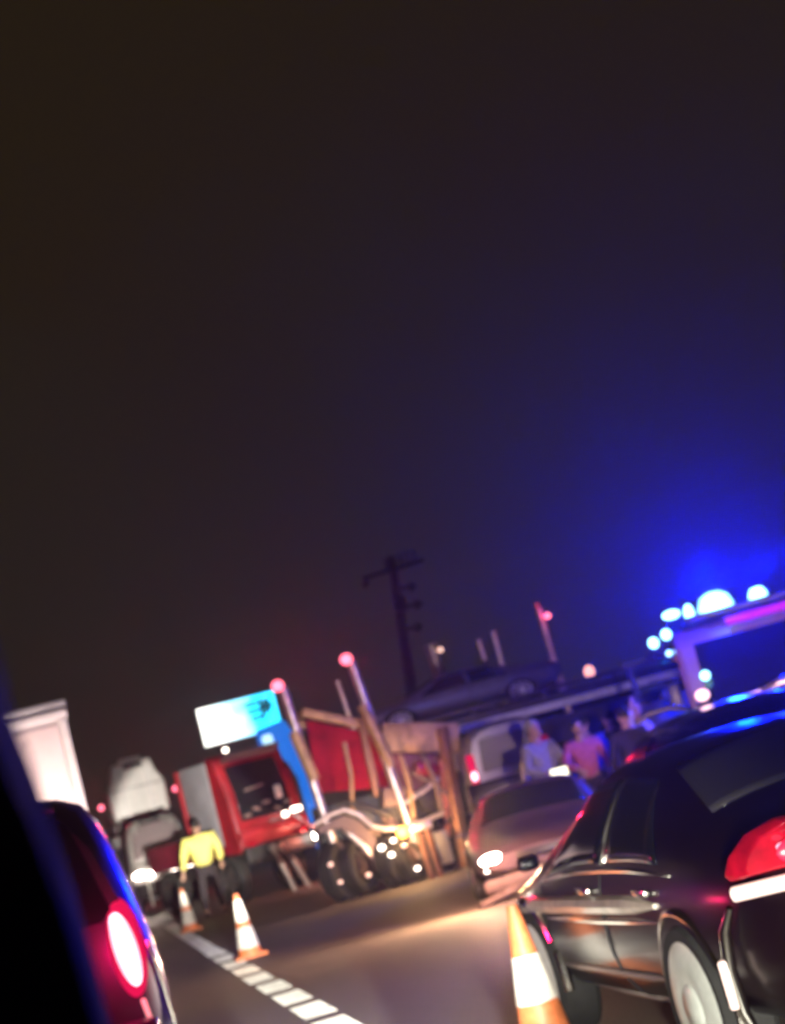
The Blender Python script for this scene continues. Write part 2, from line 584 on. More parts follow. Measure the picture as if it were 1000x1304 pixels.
# ---- dark maroon sedan, near right
def sedan(name, label, loc, paint, near=True, rz=0, glassmat=GLASS, low=0.0):
    t = empty(name, loc, rz, label, 'car')
    rows = [(0.0, 0.42, 0.78, 0.92, 0.70, 0.60), (0.06, 0.30, 0.80, 0.99, 0.77, 0.64), (0.25, 0.22, 0.83, 1.04, 0.84, 0.68), (0.62, 0.20, 0.85, 1.07, 0.87, 0.68),
            (0.80, 0.20, 0.86, 1.10, 0.87, 0.66), (1.45, 0.19, 0.87, 1.40, 0.875, 0.57), (1.9, 0.18, 0.87, 1.43, 0.875, 0.58), (2.4, 0.18, 0.86, 1.41, 0.875, 0.58),
            (3.1, 0.18, 0.84, 1.02, 0.87, 0.66), (3.3, 0.19, 0.82, 0.93, 0.86, 0.66), (4.0, 0.24, 0.72, 0.80, 0.80, 0.60), (4.22, 0.30, 0.62, 0.70, 0.70, 0.52), (4.28, 0.38, 0.55, 0.62, 0.62, 0.45)]
    rows = [(a, b, c_, d - low if d > 1.2 else d, e_, f_) for a, b, c_, d, e_, f_ in rows]
    B = Body(rows)
    wy = (0.93, 3.38)
    B.mesh('body', paint, t, [(y_, 0.33) for y_ in wy], 0.375, 0.5, 0.87)
    for y_ in wy:
        for s in (-1, 1):
            wheel(t, (s * 0.77, y_, 0.335), 0.335, 0.21, rim=mat('hub_cap', (0.72, 0.75, 0.70), 0.4, 0.1, 0.3, 0.15, 8) if near else ALLOY, side=s, spokes=9, rimr=0.90 if near else 0.68, solid=near)
            arc = [(s * 0.872 - s * 0.035 * abs(math.cos(a)) , y_ + math.cos(a) * 0.385, 0.33 + math.sin(a) * 0.385) for a in np.linspace(-0.15, math.pi + 0.15, 22)]
            MB().tube(arc, 0.026 if near and y_ > 2 else 0.016, 8).build('wheel_arch', CHROME if near else paint, t)
    # j on the left side is 34 - j on the right one
    for s in (0, 1):
        J = (lambda q: 34 - q) if s else (lambda q: q)
        B.patch('side_window', glassmat, t, [(1.10, J(8.6)), (1.86, J(8.5)), (1.86, J(12.3)), (1.45, J(12.3))])
        B.patch('side_window', glassmat, t, [(1.94, J(8.5)), (2.92, J(8.5)), (2.42, J(12.3)), (1.94, J(12.3))])
        for a, b in (((1.90, J(8.4)), (1.90, J(12.4))), ((1.25, J(8.5)), (1.42, J(12.2)))):
            B.strip('window_pillar', CHROME if near else paint, t, [a, b], 0.025)
        B.strip('belt_moulding', CHROME if near else PLASTIC, t, [(0.95, J(8.2)), (2.0, J(8.15)), (3.0, J(8.15))], 0.022)
        if near:
            B.strip('shoulder_highlight', mat('pale_highlight', (0.80, 0.70, 0.60), 0.4, 0.3, 0.5, 0.2, 8), t, [(1.15, J(6.9)), (2.0, J(6.8)), (2.9, J(6.85)), (3.35, J(7.0)), (3.75, J(7.3))], 0.085)  # pale strip stands in for the headlight reflection along the shoulder
            B.strip('shoulder_line', CHROME, t, [(1.15, J(6.3)), (2.0, J(6.2)), (2.95, J(6.25))], 0.03)
            B.strip('side_moulding', mat('grey_moulding', (0.25, 0.22, 0.2), 0.35, 0.2), t, [(1.25, J(4.1)), (2.0, J(4.1)), (2.98, J(4.1))], 0.035)
            B.strip('sill_trim', mat('grey_moulding', (0.25, 0.22, 0.2), 0.35, 0.2), t, [(1.25, J(2.6)), (2.98, J(2.6))], 0.035)
        for yy in (1.92, 3.02):
            B.strip('door_gap', PLASTIC, t, [(yy, J(2.6)), (yy + 0.02, J(5)), (yy, J(8.1))], 0.012)
        for yy in (1.28, 2.14):
            p = B.at(yy, J(7.4))
            MB().bar((p[0] * 1.02, yy - 0.09, p[2]), (p[0] * 1.02, yy + 0.09, p[2]), 0.03, 0.035, 0.008).build('door_handle', CHROME, t)
        sx = -1 if s else 1
        mm = MB().box((sx * 0.90, 2.90, 0.93), (0.11, 0.07, 0.075), bevel=0.025).build('door_mirror', paint, t)
        MB().box((sx * 0.90, 2.862, 0.93), (0.08, 0.008, 0.05), bevel=0.003).build('mirror_glass', GLASS, mm)
    B.patch('rear_window', GLASSGREY, t, [(0.80, 12.6), (1.40, 13.1), (1.40, 20.9), (0.80, 21.4)], nu=8, nv=12)
    B.patch('windscreen', glassmat, t, [(2.48, 13.0), (3.10, 12.7), (3.10, 21.3), (2.48, 21.0)], nu=8, nv=12)
    return t, B


car, B = sedan('sedan', 'glossy dark maroon sedan at lower right, left side towards the camera, chrome trim', (3.02, 6.02, 0), SEDANPAINT, low=0.09)
for s in (-1, 1):
    prof = [(0.86, 0.835), (0.875, 0.86), (0.85, 0.92), (0.79, 0.985), (0.70, 1.02), (0.56, 1.015), (0.46, 0.97), (0.43, 0.90), (0.43, 0.835)]
    bm = bmesh.new()
    grid = []
    for k, dd in enumerate((0.0, 0.6, 1.0)):
        ring_ = []
        for x_, z_ in prof:
            f_ = 1 - 0.10 * k
            xx = 0.66 + (x_ - 0.66) * f_
            zz = 0.91 + (z_ - 0.91) * f_
            ring_.append(bm.verts.new((s * xx, 0.03 + 0.9 * max(0, xx - 0.70) ** 1.0 - (0.0, 0.045, 0.065)[k], zz)))
        grid.append(ring_)
    for a, b in zip(grid, grid[1:]):
        for k in range(len(prof)):
            bm.faces.new((a[k], a[(k + 1) % len(prof)], b[(k + 1) % len(prof)], b[k]))
    bm.faces.new(grid[-1])
    bm.faces.new(grid[0][::-1])
    L_ = MB()
    L_.bm.free()
    L_.bm = bm
    L_ = L_.build('tail_light', REDLENS, car, bevel=0.006)
    MB().ball((s * 0.62, -0.045, 0.905), (0.13, 0.02, 0.055)).build('lit_segment', mat('lit_segment', (0.8, 0.02, 0.05), 0.3, emit=(1, 0.02, 0.08), estr=0.9), L_)
    for x_ in (0.55, 0.72):
        MB().ball((s * x_, -0.062 if x_ < 0.7 else -0.035, 0.925), (0.022, 0.01, 0.014), 10).build('bulb', mat('lit_bulb', (1, 0.3, 0.4), 0.3, emit=(1, 0.25, 0.4), estr=1.6), L_)
    CL = mat('glowing_reflector', (0.9, 0.7, 0.66), 0.3, emit=(1, 0.6, 0.55), estr=0.35)  # glow put into the reflectors in place of reflected light
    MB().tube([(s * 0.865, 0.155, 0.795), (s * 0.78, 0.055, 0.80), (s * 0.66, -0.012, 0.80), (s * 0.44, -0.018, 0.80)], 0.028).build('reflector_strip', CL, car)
MB().bar((-0.62, -0.01, 1.005), (0.62, -0.01, 1.005), 0.03, 0.035, 0.008).build('boot_trim', CHROME, car)
MB().box((0, -0.03, 0.52), (1.36, 0.10, 0.26), bevel=0.04).build('bumper', SEDANPAINT, car)
for s in (-1, 1):
    MB().tube([(s * 0.845, 0.30, 0.74), (s * 0.868, 0.36, 0.66), (s * 0.874, 0.40, 0.52), (s * 0.868, 0.40, 0.36), (s * 0.84, 0.38, 0.25)], [0.014, 0.022, 0.026, 0.026, 0.015]).build('corner_highlight', CHROME, car)  # bright strip added in place of the reflection on the bumper corner
    MB().bar((s * 0.892, 0.40, 0.56), (s * 0.888, 0.405, 0.38), 0.035, 0.05, 0.01).build('corner_glint', mat('glowing_reflector', (0.9, 0.7, 0.66)), car)  # glowing bar, lower part of the same corner reflection
pl = MB().box((0, -0.035, 0.80), (0.50, 0.015, 0.12), bevel=0.004).build('number_plate', WHITEBAND, car)

# ---- second dark car beyond the sedan
car2, B2 = sedan('hatchback', 'black car behind the maroon sedan with a blue lit roof edge and grey windows', (4.72, 10.6, 0.03), BLACKPAINT, near=False, glassmat=GLASSGREY)
for s in (-1, 1):
    MB().box((s * 0.70, 0.02, 0.86), (0.22, 0.07, 0.13), bevel=0.02).build('tail_light', REDLENS, car2)
for s in (-1, 1):
    MB().tube([(s * 0.52, 1.25, 1.43), (s * 0.53, 1.6, 1.475), (s * 0.53, 2.1, 1.475), (s * 0.52, 2.5, 1.43)], 0.018).build('roof_rail', CHROME, car2)

# ---- silver crashed car facing us with its lamp on
car3, B3 = sedan('crashed_car', 'silver car with broken bumper and one glaring headlight left of the maroon sedan', (5.85, 23.55, 0), SILVER, near=False, rz=R(166))
car3.scale = (1, 1, 0.80)
for s in (-1, 1):
    MB().ball((s * 0.56, 4.20, 0.56), (0.16, 0.10, 0.09) if s > 0 else (0.15, 0.09, 0.085)).build('headlight', HEADHOT if s > 0 else REDLENS, car3)
    MB().box((s * 0.60, 4.20, 0.43), (0.16, 0.06, 0.06), bevel=0.015).build('fog_light', HEADSOFT, car3)
MB().box((0, 4.28, 0.52), (0.6, 0.05, 0.14), bevel=0.02).build('grille', PLASTIC, car3)
bp = MB()
bp.box((0.0, 4.36, 0.27), (1.45, 0.14, 0.18), rot=(0.1, 0.08, 0.05), bevel=0.04)
bp.box((0.50, 4.46, 0.10), (0.7, 0.16, 0.09), rot=(0.3, 0.25, 0.3), bevel=0.03)
bp.build('broken_bumper', mat('scuffed_plastic', (0.14, 0.10, 0.09), 0.6, 0, 0, 0.5, 6), car3)
lamp('SPOT', 'headlight_beam', (0.50, 4.70, 0.86), 650, (1.0, 0.60, 0.34), car3, 0.06, None, 150, 1.0)
bpy.data.objects['headlight_beam.001'].rotation_euler = Vector((1.5, 1, -0.10)).to_track_quat('-Z', 'Y').to_euler()
lamp('POINT', 'headlight_glow', (0.66, 4.85, 0.75), 80, (1.0, 0.45, 0.28), car3, 0.05)

# ------------------------------------------------------------------ people carrier just ahead on the left
mpv = empty('people_carrier', (-0.58, 10.45, 0), 0, 'dark purple people carrier just ahead on the left with one tail light glaring', 'car')
rows = [(0.0, 0.34, 0.95, 1.78, 0.84, 0.60), (0.05, 0.28, 0.98, 1.86, 0.885, 0.66), (0.20, 0.24, 1.0, 1.92, 0.91, 0.69), (0.8, 0.22, 1.0, 1.95, 0.92, 0.71), (2.8, 0.2, 0.98, 1.94, 0.92, 0.70),
        (3.5, 0.2, 0.95, 1.3, 0.9, 0.70), (4.4, 0.25, 0.85, 1.0, 0.84, 0.62), (4.6, 0.32, 0.7, 0.85, 0.7, 0.5)]
BM_ = Body(rows, sm=2)
BM_.mesh('body', VANPAINT, mpv, [(0.85, 0.33), (3.7, 0.33)], 0.38, 0.5, 0.92)
for y_ in (0.85, 3.7):
    for s in (-1, 1):
        wheel(mpv, (s * 0.80, y_, 0.33), 0.33, 0.21, side=s)
MB().prism([(-0.62, 1.16), (0.62, 1.16), (0.68, 1.22), (0.55, 1.74), (0.48, 1.79), (-0.48, 1.79), (-0.55, 1.74), (-0.68, 1.22)], 'Y', -0.014, 0.02).build('rear_window', GLASS, mpv)
MB().tube([(-0.5, -0.02, 1.845), (0, -0.05, 1.87), (0.5, -0.02, 1.845)], 0.03).build('spoiler', VANPAINT, mpv)
for s in (-1, 1):
    m_ = MB()
    m_.lathe([(0, 0.045), (0.7, 0.035), (1.0, 0.0)], n=28)
    for v in m_.bm.verts:
        v.co = Vector((s * 0.712 + v.co.x * 0.072 + v.co.y * 0.018 * -s, -0.005 - v.co.z, 0.985 + v.co.y * 0.225))
    lens = m_.build('tail_light', TAILHOT, mpv)
    m_ = MB()
    m_.lathe([(0, 0.02), (0.8, 0.018), (1.0, 0.0)], n=28)
    for v in m_.bm.verts:
        v.co = Vector((s * 0.718 + v.co.x * 0.105, 0.006 - v.co.z, 0.985 + v.co.y * 0.29))
    m_.build('lens_surround', TAILRED, lens)
    MB().bar((s * 0.74, -0.012, 0.70), (s * 0.78, -0.012, 0.36), 0.07, 0.03, 0.01).build('bumper_reflector', mat('glowing_bumper_strip', (0.9, 0.62, 0.6), 0.3, emit=(1, 0.55, 0.55), estr=0.6), mpv)  # strip glows to stand in for light reflected off the bumper
    MB().tube([(s * 0.835, 0.02, 1.0), (s * 0.865, 0.03, 0.75), (s * 0.885, 0.03, 0.45)], 0.013).build('corner_trim', CHROME, mpv)
MB().box((0, -0.04, 0.48), (1.60, 0.12, 0.24), bevel=0.05).build('bumper', VANPAINT, mpv)
MB().box((0, -0.02, 0.86), (0.52, 0.02, 0.12), bevel=0.004).build('number_plate', WHITEBAND, mpv)
lamp('POINT', 'brake_glow', (0.70, -0.22, 0.98), 15, (1.0, 0.01, 0.12), mpv, 0.05)

# ------------------------------------------------------------------ our own car: windscreen pillar and dashboard
own = empty('camera_car', (0, 0, 0), 0, 'blurred black windscreen pillar of the nearest car, along the left edge', 'car')
pm = MB()
PT = [(-0.006, 0.30, 1.66), (-0.0118, 0.60, 1.518), (-0.0095, 0.80, 1.490), (-0.006, 0.90, 1.444), (-0.004, 1.0, 1.372), (-0.004, 1.25, 1.16), (-0.01, 1.45, 1.02)]
rings = []
for x, y, z in PT:
    wd = 0.075 + 0.03 * (y - 0.3)
    rings.append([pm.bm.verts.new(p) for p in ((x, y, z), (x - 0.008, y - 0.012, z - 0.012), (x - wd, y - 0.012, z - 0.012), (x - wd - 0.01, y + 0.03, z + 0.03), (x - 0.006, y + 0.03, z + 0.03))])
for a, b in zip(rings, rings[1:]):
    for k in range(5):
        pm.bm.faces.new((a[k], a[(k + 1) % 5], b[(k + 1) % 5], b[k]))
pm.bm.faces.new(rings[0])
pm.bm.faces.new(rings[-1][::-1])
pm.build('windscreen_pillar', mat('pillar_trim', (0.006, 0.005, 0.008), 0.75, 0, 0, 0.2, 20, spec=0.2), own)
MB().prism([(0.75, 0.9), (0.75, 0.98), (1.35, 1.03), (1.5, 1.0), (1.5, 0.9)], 'X', -0.2, 1.4).build('dashboard', PLASTIC, own)

# ------------------------------------------------------------------ white box truck ahead on the left
t = empty('box_truck', (-0.98, 27.0, 0), 0, 'tall white box truck seen from behind above the purple people carrier', 'truck')
MB().box((0, 3.5, 2.45), (2.46, 7.0, 2.8), bevel=0.03).build('cargo_box', WHITEPAINT, t)
MB().box((0, -0.03, 3.76), (2.56, 0.12, 0.12), bevel=0.02).build('header_rail', WHITEPAINT, t)
MB().box((0, 3.5, 3.92), (2.60, 7.16, 0.10), bevel=0.03).build('roof_edge', GREYPAINT, t)
for s in (-1, 1):
    MB().box((s * 1.19, -0.02, 2.42), (0.12, 0.08, 2.52), bevel=0.015).build('corner_post', WHITEPAINT, t)
    d = MB().box((s * 0.57, -0.02, 2.38), (1.08, 0.05, 2.50), bevel=0.012).build('rear_door', mat('door_white', (0.70, 0.58, 0.55), 0.45, 0, 0.2, 0.08, 2), t)
    MB().tube([(s * 0.16, -0.07, 1.2), (s * 0.16, -0.07, 3.6)], 0.018).build('lock_bar', STEEL, d)
    MB().box((s * 0.9, -0.05, 0.95), (0.3, 0.05, 0.12), bevel=0.01).build('tail_light', REDLENS, t)
    wheel(t, (s * 0.98, 1.5, 0.48), 0.48, 0.28, STEEL, side=s)
    wheel(t, (s * 0.98, 7.6, 0.48), 0.48, 0.28, STEEL, side=s)
MB().box((0, 3.9, 0.88), (0.9, 8.0, 0.26)).build('chassis', DARKSTEEL, t)
MB().box((0, 8.0, 1.65), (2.3, 1.9, 1.9), bevel=0.15).build('cab', WHITEPAINT, t)
lamp('SPOT', 'rear_door_fill', (0.6, -2.6, 1.4), 1100, (1.0, 0.78, 0.70), t, 0.1, (0.7, 0, 3.2), 70, 0.8)  # added fill behind the truck that brightens its rear doors, no lamp there

# ------------------------------------------------------------------ far white tank truck with red markers
t = empty('tank_truck', (2.28, 60.5, 0), 0, 'far white tank truck with a red lamp on each side', 'truck')
MB().prism([(-0.93, 2.74), (0.93, 2.74), (0.97, 3.75), (0.76, 4.12), (0.66, 4.58), (-0.66, 4.58), (-0.76, 4.12), (-0.97, 3.75)], 'Y', 0.0, 6.0).build('tank', WHITEPAINT, t, bevel=0.08)
MB().box((0, -0.04, 3.72), (1.86, 0.06, 0.05), bevel=0.01).build('tank_band', GREYPAINT, t)
MB().tube([(-0.7, -0.12, 2.80), (0.0, -0.16, 2.72), (0.7, -0.12, 2.84)], 0.06).build('hose', DARKSTEEL, t)
for s in (-1, 1):
    MB().bar((s * 0.45, -0.06, 2.8), (s * 0.42, -0.06, 4.3), 0.04, 0.04).build('ladder_rail', GREYPAINT, t)
MB().box((0.05, 0.0, 4.42), (0.62, 0.10, 0.16), bevel=0.04).build('manhole_cover', DARKSTEEL, t)
MB().box((0, 3.0, 4.66), (0.75, 5.5, 0.14), bevel=0.05).build('walkway', WHITEPAINT, t)
MB().box((0, 3.2, 2.55), (2.1, 6.2, 0.36), bevel=0.05).build('side_band', DARKSTEEL, t)
MB().box((0, 3.2, 2.1), (2.35, 6.4, 0.40), bevel=0.05).build('frame', GREYPAINT, t)
for s in (-1, 1):
    MB().bar((s * 0.9, 0.2, 2.9), (s * 1.22, 0.2, 3.3), 0.06, 0.06).build('lamp_arm', DARKSTEEL, t)
    MB().ball((s * 1.24, 0.1, 3.34), 0.11).build('marker_lamp', REDLAMP, t)
    wheel(t, (s * 0.95, 1.5, 0.5), 0.5, 0.3, STEEL, side=s)
    lamp('SPOT', 'marker_glow', (s * 1.24, -0.15, 3.34), 120, (1.0, 0.02, 0.08), t, 0.05, (s * 1.1, -8, 3.0), 120, 0.5)
MB().box((0, 3.4, 1.3), (2.3, 6.2, 1.3), bevel=0.1).build('lower_body', DARKSTEEL, t)

# ------------------------------------------------------------------ white van facing us
t = empty('van', (2.03, 50.5, 0), R(180), 'white van facing the camera with its headlights on beside the yellow jacketed person', 'van')
B5 = Body([(-1.2, 0.4, 1.2, 2.42, 0.86, 0.66), (-0.9, 0.3, 1.2, 2.46, 0.90, 0.70), (1.2, 0.3, 1.2, 2.44, 0.92, 0.70), (1.6, 0.3, 1.2, 2.30, 0.92, 0.66), (2.25, 0.3, 1.12, 1.42, 0.92, 0.72), (2.6, 0.3, 0.95, 1.16, 0.88, 0.66), (2.72, 0.36, 0.8, 0.95, 0.78, 0.56)])
for v in (0,):
    vb = B5.mesh('body', WHITEPAINT, t)
B5.patch('windscreen', mat('pale_glass', (0.30, 0.24, 0.25), 0.3), t, [(1.55, 12.9), (2.26, 12.7), (2.26, 21.3), (1.55, 21.1)], nu=8, nv=12)
MB().box((0.06, 1.50, 2.36), (0.55, 0.3, 0.13), rot=(-0.35, 0, 0), bevel=0.03).build('roof_vent', DARKSTEEL, t)
for s in (-1, 1):
    MB().ball((s * 0.66, 2.68, 1.02), (0.17 if s > 0 else 0.11, 0.08, 0.10)).build('headlight', HEADHOT, t)
    wheel(t, (s * 0.80, 1.9, 0.34), 0.34, 0.22, STEEL, side=s)
    wheel(t, (s * 0.80, -0.6, 0.34), 0.34, 0.22, STEEL, side=s)
    MB().box((s * 1.05, 1.9, 1.4), (0.14, 0.08, 0.26), bevel=0.03).build('door_mirror', PLASTIC, t)
MB().ball((0.42, 2.75, 0.98), (0.13, 0.06, 0.08)).build('driving_lamp', HEADHOT, t)
MB().ball((-0.22, 2.76, 0.98), (0.10, 0.06, 0.09)).build('driving_lamp', HEADSOFT, t)
MB().box((0, 2.78, 0.60), (1.7, 0.12, 0.42), bevel=0.05).build('bumper', DARKSTEEL, t)
MB().bar((0.50, 2.90, 0.86), (0.50, 2.90, 0.18), 0.06, 0.05, 0.01).build('bumper_stripe', WHITEBAND, t)
MB().box((0.75, 2.88, 0.86), (0.44, 0.05, 0.05), bevel=0.01).build('bumper_edge', STEEL, t)
lamp('SPOT', 'headlight_beam', (0.66, 2.80, 1.0), 200, (1.0, 0.82, 0.66), t, 0.08, (0.1, 20, 0.2), 40, 0.7)

# ------------------------------------------------------------------ people
SKIN = mat('skin', (0.42, 0.24, 0.17), 0.55, 0, 0, 0.06, 8)
HAIRM = mat('dark_hair', (0.012, 0.009, 0.008), 0.6, 0, 0, 0.3, 40, 0.5)


def skin_mesh(name, verts, edges, m, parent, sub=1, extra=None, voxel=0.0):
    me = bpy.data.meshes.new(name)
    me.from_pydata([v[:3] for v in verts], edges, [])
    o = bpy.data.objects.new(name, me)
    COL.objects.link(o)
    md = o.modifiers.new('skin', 'SKIN')
    md.use_smooth_shade = True
    if not me.skin_vertices:
        bpy.context.view_layer.objects.active = o
        bpy.ops.mesh.customdata_skin_add()
    for i, v in enumerate(verts):
        me.skin_vertices[0].data[i].radius = (v[3], v[4] if len(v) > 4 else v[3])
    me.skin_vertices[0].data[0].use_root = True
    sb = o.modifiers.new('sub', 'SUBSURF')
    sb.levels = sub
    sb.render_levels = sub
    frozen(o)
    if extra:
        bm = bmesh.new()
        bm.from_mesh(o.data)
        for c_, s_ in extra:
            bmesh.ops.create_uvsphere(bm, u_segments=20, v_segments=14, radius=1, matrix=Matrix.Translation(c_) @ Matrix.Diagonal((*s_, 1)))
        bm.to_mesh(o.data)
        bm.free()
    if voxel:
        rm = o.modifiers.new('remesh', 'REMESH')
        rm.mode = 'VOXEL'
        rm.voxel_size = voxel
        rm.use_smooth_shade = True
        frozen(o)
    o.data.materials.clear()
    o.data.materials.append(m)
    o.data.shade_smooth()
    if parent:
        o.parent = parent
    return o


def person(loc, rz, label, top, legs, arms, scale=1.0, hair=HAIRM, topname='jacket', group=None, stance=0.0, cap=None, stripes=False, wide=1.0, headturn=0.0, armr=1.0):
    """arms: (elbow, wrist, hand direction) for both sides, metres, facing -Y"""
    t = empty('person', loc, rz, label, 'person', group)
    t.scale = (scale,) * 3
    V = []
    E_ = []

    def a(p, r, par=None):
        V.append((*p, r))
        if par is not None:
            E_.append((par, len(V) - 1))
        return len(V) - 1
    pel = a((0, 0, 0.95), 0.13)
    sp = a((0, 0.005, 1.14), 0.12, pel)
    ch = a((0, 0.01, 1.33), 0.14, sp)
    nk = a((0, 0.0, 1.50), 0.055, ch)
    a((0, -0.015, 1.60), 0.065, nk)
    J = {}
    for s in (-1, 1):
        (ex, ey, ez), (wx, wy_, wz) = arms[0 if s < 0 else 1]
        sh = a((s * 0.19 * wide, 0.01, 1.42), 0.062, ch)
        el = a((ex, ey, ez), 0.045, sh)
        wr = a((wx, wy_, wz), 0.030, el)
        d = (Vector((wx, wy_, wz)) - Vector((ex, ey, ez))).normalized()
        side = d.cross(Vector((0, 1, 0)))
        side = side.normalized() if side.length > 0.1 else Vector((1, 0, 0))
        pm_ = Vector((wx, wy_, wz)) + d * 0.07
        pa = a(pm_, 0.034, wr)
        up = side.cross(d)
        for k in range(4):
            b0 = pm_ + side * (k - 1.5) * 0.021 + d * 0.02
            ln = (0.062, 0.075, 0.070, 0.055)[k]
            q = a(b0 + d * ln * 0.5 + up * 0.004, 0.010, pa)
            a(b0 + d * ln * 0.95 + up * 0.022, 0.008, q)
        q = a(pm_ - side * 0.042 - d * 0.015, 0.012, pa)
        a(pm_ - side * 0.062 + d * 0.025 + up * 0.01, 0.009, q)
        J[s] = ((s * 0.19 * wide, 0.01, 1.42), (ex, ey, ez), (wx, wy_, wz))
        hp = a((s * 0.095, 0, 0.88), 0.085, pel)
        kn = a((s * (0.11 + stance * 0.5), -0.015 + s * stance * 0.3, 0.50), 0.058, hp)
        an = a((s * (0.12 + stance), 0.01 + s * stance * 0.5, 0.09), 0.040, kn)
        a((s * (0.135 + stance), -0.13 + s * stance * 0.5, 0.035), 0.035, an)
    c_, s_ = math.cos(headturn), math.sin(headturn)

    def h(x, y, z):
        return (x * c_ - y * s_, x * s_ + y * c_ - 0.02, z)
    ex = [(h(0, 0, 1.665), (0.078, 0.094, 0.112)), (h(0, -0.03, 1.61), (0.058, 0.068, 0.062)), (h(0, -0.098, 1.642), (0.012, 0.018, 0.024)),
          (h(0.079, 0.0, 1.65), (0.010, 0.018, 0.028)), (h(-0.079, 0.0, 1.65), (0.010, 0.018, 0.028)), (h(0, -0.088, 1.598), (0.024, 0.010, 0.007))]
    skin_mesh('body', V, E_, SKIN, t, 1, ex, 0.0085)
    m_ = MB()
    m_.ball(h(0, 0.018, 1.70), (0.088, 0.098, 0.098), 18)
    m_.build('hair' if not cap else 'cap', cap or hair, t)
    for s in (-1, 1):
        MB().ball(h(s * 0.032, -0.084, 1.668), (0.013, 0.008, 0.008), 8).build('eye', HAIRM, t)
    # jacket: torso and sleeves in one shell
    jv = [(0, 0, 0.90, 0.155 * wide), (0, 0.0, 1.12, 0.150 * wide), (0, 0.01, 1.33, 0.172 * wide), (0, 0.0, 1.455, 0.085)]
    je = [(0, 1), (1, 2), (2, 3)]
    for s in (-1, 1):
        sh, el, wr = J[s]
        b = len(jv)
        w3 = Vector(el).lerp(Vector(wr), 0.9)
        jv += [(*sh, 0.085 * armr), (*el, 0.066 * armr), (*w3, 0.050 * armr)]
        je += [(2, b), (b, b + 1), (b + 1, b + 2)]
    jk = skin_mesh(topname, jv, je, top, t, 2)
    tx = bpy.data.textures.get('folds') or bpy.data.textures.new('folds', 'CLOUDS')
    tx.noise_scale = 0.16
    dm = jk.modifiers.new('folds', 'DISPLACE')
    dm.texture = tx
    dm.strength = 0.05
    dm.mid_level = 0.5
    if stripes:
        for z in (1.02, 1.20):
            MB().lathe([(0.168 * wide, z - 0.03), (0.178 * wide, z - 0.028), (0.178 * wide, z + 0.028), (0.168 * wide, z + 0.03)], n=28).build('reflective_stripe', WHITEBAND, jk)
    tv = [(0, 0, 0.93, 0.145)]
    te = []
    for s in (-1, 1):
        b = len(tv)
        tv += [(s * 0.095, 0, 0.86, 0.100), (s * (0.11 + stance * 0.5), -0.015 + s * stance * 0.3, 0.50, 0.078), (s * (0.12 + stance), 0.01 + s * stance * 0.5, 0.12, 0.062)]
        te += [(0, b), (b, b + 1), (b + 1, b + 2)]
    tr = skin_mesh('trousers', tv, te, legs, t, 2)
    for s in (-1, 1):
        MB().ball((s * (0.13 + stance), -0.06 + s * stance * 0.5, 0.05), (0.055, 0.14, 0.055), 14).build('shoe', PLASTIC, t)
    return t


DOWN = [((-0.30, 0.03, 1.14), (-0.33, -0.06, 0.90)), ((0.30, 0.03, 1.14), (0.33, -0.06, 0.90))]
DARKCLOTH = mat('dark_cloth', (0.025, 0.018, 0.022), 0.85, 0, 0, 0.3, 20, 0.3)
GREYCLOTH = mat('grey_cloth', (0.28, 0.28, 0.27), 0.85, 0, 0, 0.2, 20, 0.3)
PINKCLOTH = mat('pink_cloth', (0.50, 0.12, 0.20), 0.85, 0, 0, 0.2, 20, 0.3)
BLUECLOTH = mat('blue_cloth', (0.06, 0.07, 0.36), 0.85, 0, 0, 0.2, 20, 0.3)
PALECLOTH = mat('pale_cloth', (0.55, 0.46, 0.44), 0.85, 0, 0, 0.2, 20, 0.3)
person((2.30, 36.0, 0), R(175), 'person in a bright yellow high visibility jacket and dark trousers standing at the far cones', HIVIS, DARKCLOTH,
       [((-0.32, 0.02, 1.16), (-0.30, -0.14, 0.94)), ((0.34, 0.0, 1.16), (0.42, -0.02, 0.90))], 1.06, stance=0.04, wide=1.35, armr=1.2)
person((6.42, 24.6, 0), R(20), 'person in a grey hooded jacket holding a glowing phone beside the dark red post', GREYCLOTH, DARKCLOTH,
       [((-0.28, -0.05, 1.15), (-0.10, -0.24, 1.05)), ((0.28, -0.08, 1.15), (0.12, -0.28, 1.02))], 1.06, wide=1.15, hair=GREYCLOTH, cap=GREYCLOTH)
ph = empty('phone', (6.50, 24.18, 1.06), 0, 'small device with a bright white screen held by the grey hooded person', 'phone')
MB().box((0, 0, 0), (0.26, 0.022, 0.22), bevel=0.01).build('case', PLASTIC, ph)
MB().box((0, -0.014, 0), (0.24, 0.006, 0.20)).build('screen', glow('lit_screen', (1.0, 0.92, 0.72), 2.6, True), ph)
person((6.98, 24.4, 0), R(-10), 'person in a pink top leaning over beside the grey hooded person', PINKCLOTH, DARKCLOTH,
       [((-0.30, -0.12, 1.20), (-0.16, -0.32, 1.08)), ((0.30, -0.10, 1.16), (0.26, -0.32, 1.00))], 0.98, wide=1.1, headturn=0.5)
person((7.36, 25.4, 0), R(160), 'person in a blue shirt seen from behind between the pink top and the dark head', BLUECLOTH, DARKCLOTH, DOWN, 1.0, wide=1.1)
person((7.20, 22.9, 0), R(180), 'person with a round dark head of hair in dark clothes before the flatbed deck', DARKCLOTH, DARKCLOTH, DOWN, 0.97, wide=1.1)
person((7.78, 24.2, 0), R(30), 'person in pale sleeves raising one arm beside the round dark head', PALECLOTH, DARKCLOTH,
       [((-0.34, -0.10, 1.40), (-0.22, -0.16, 1.70)), ((0.28, -0.08, 1.15), (0.12, -0.28, 1.02))], 1.0, headturn=-0.4)
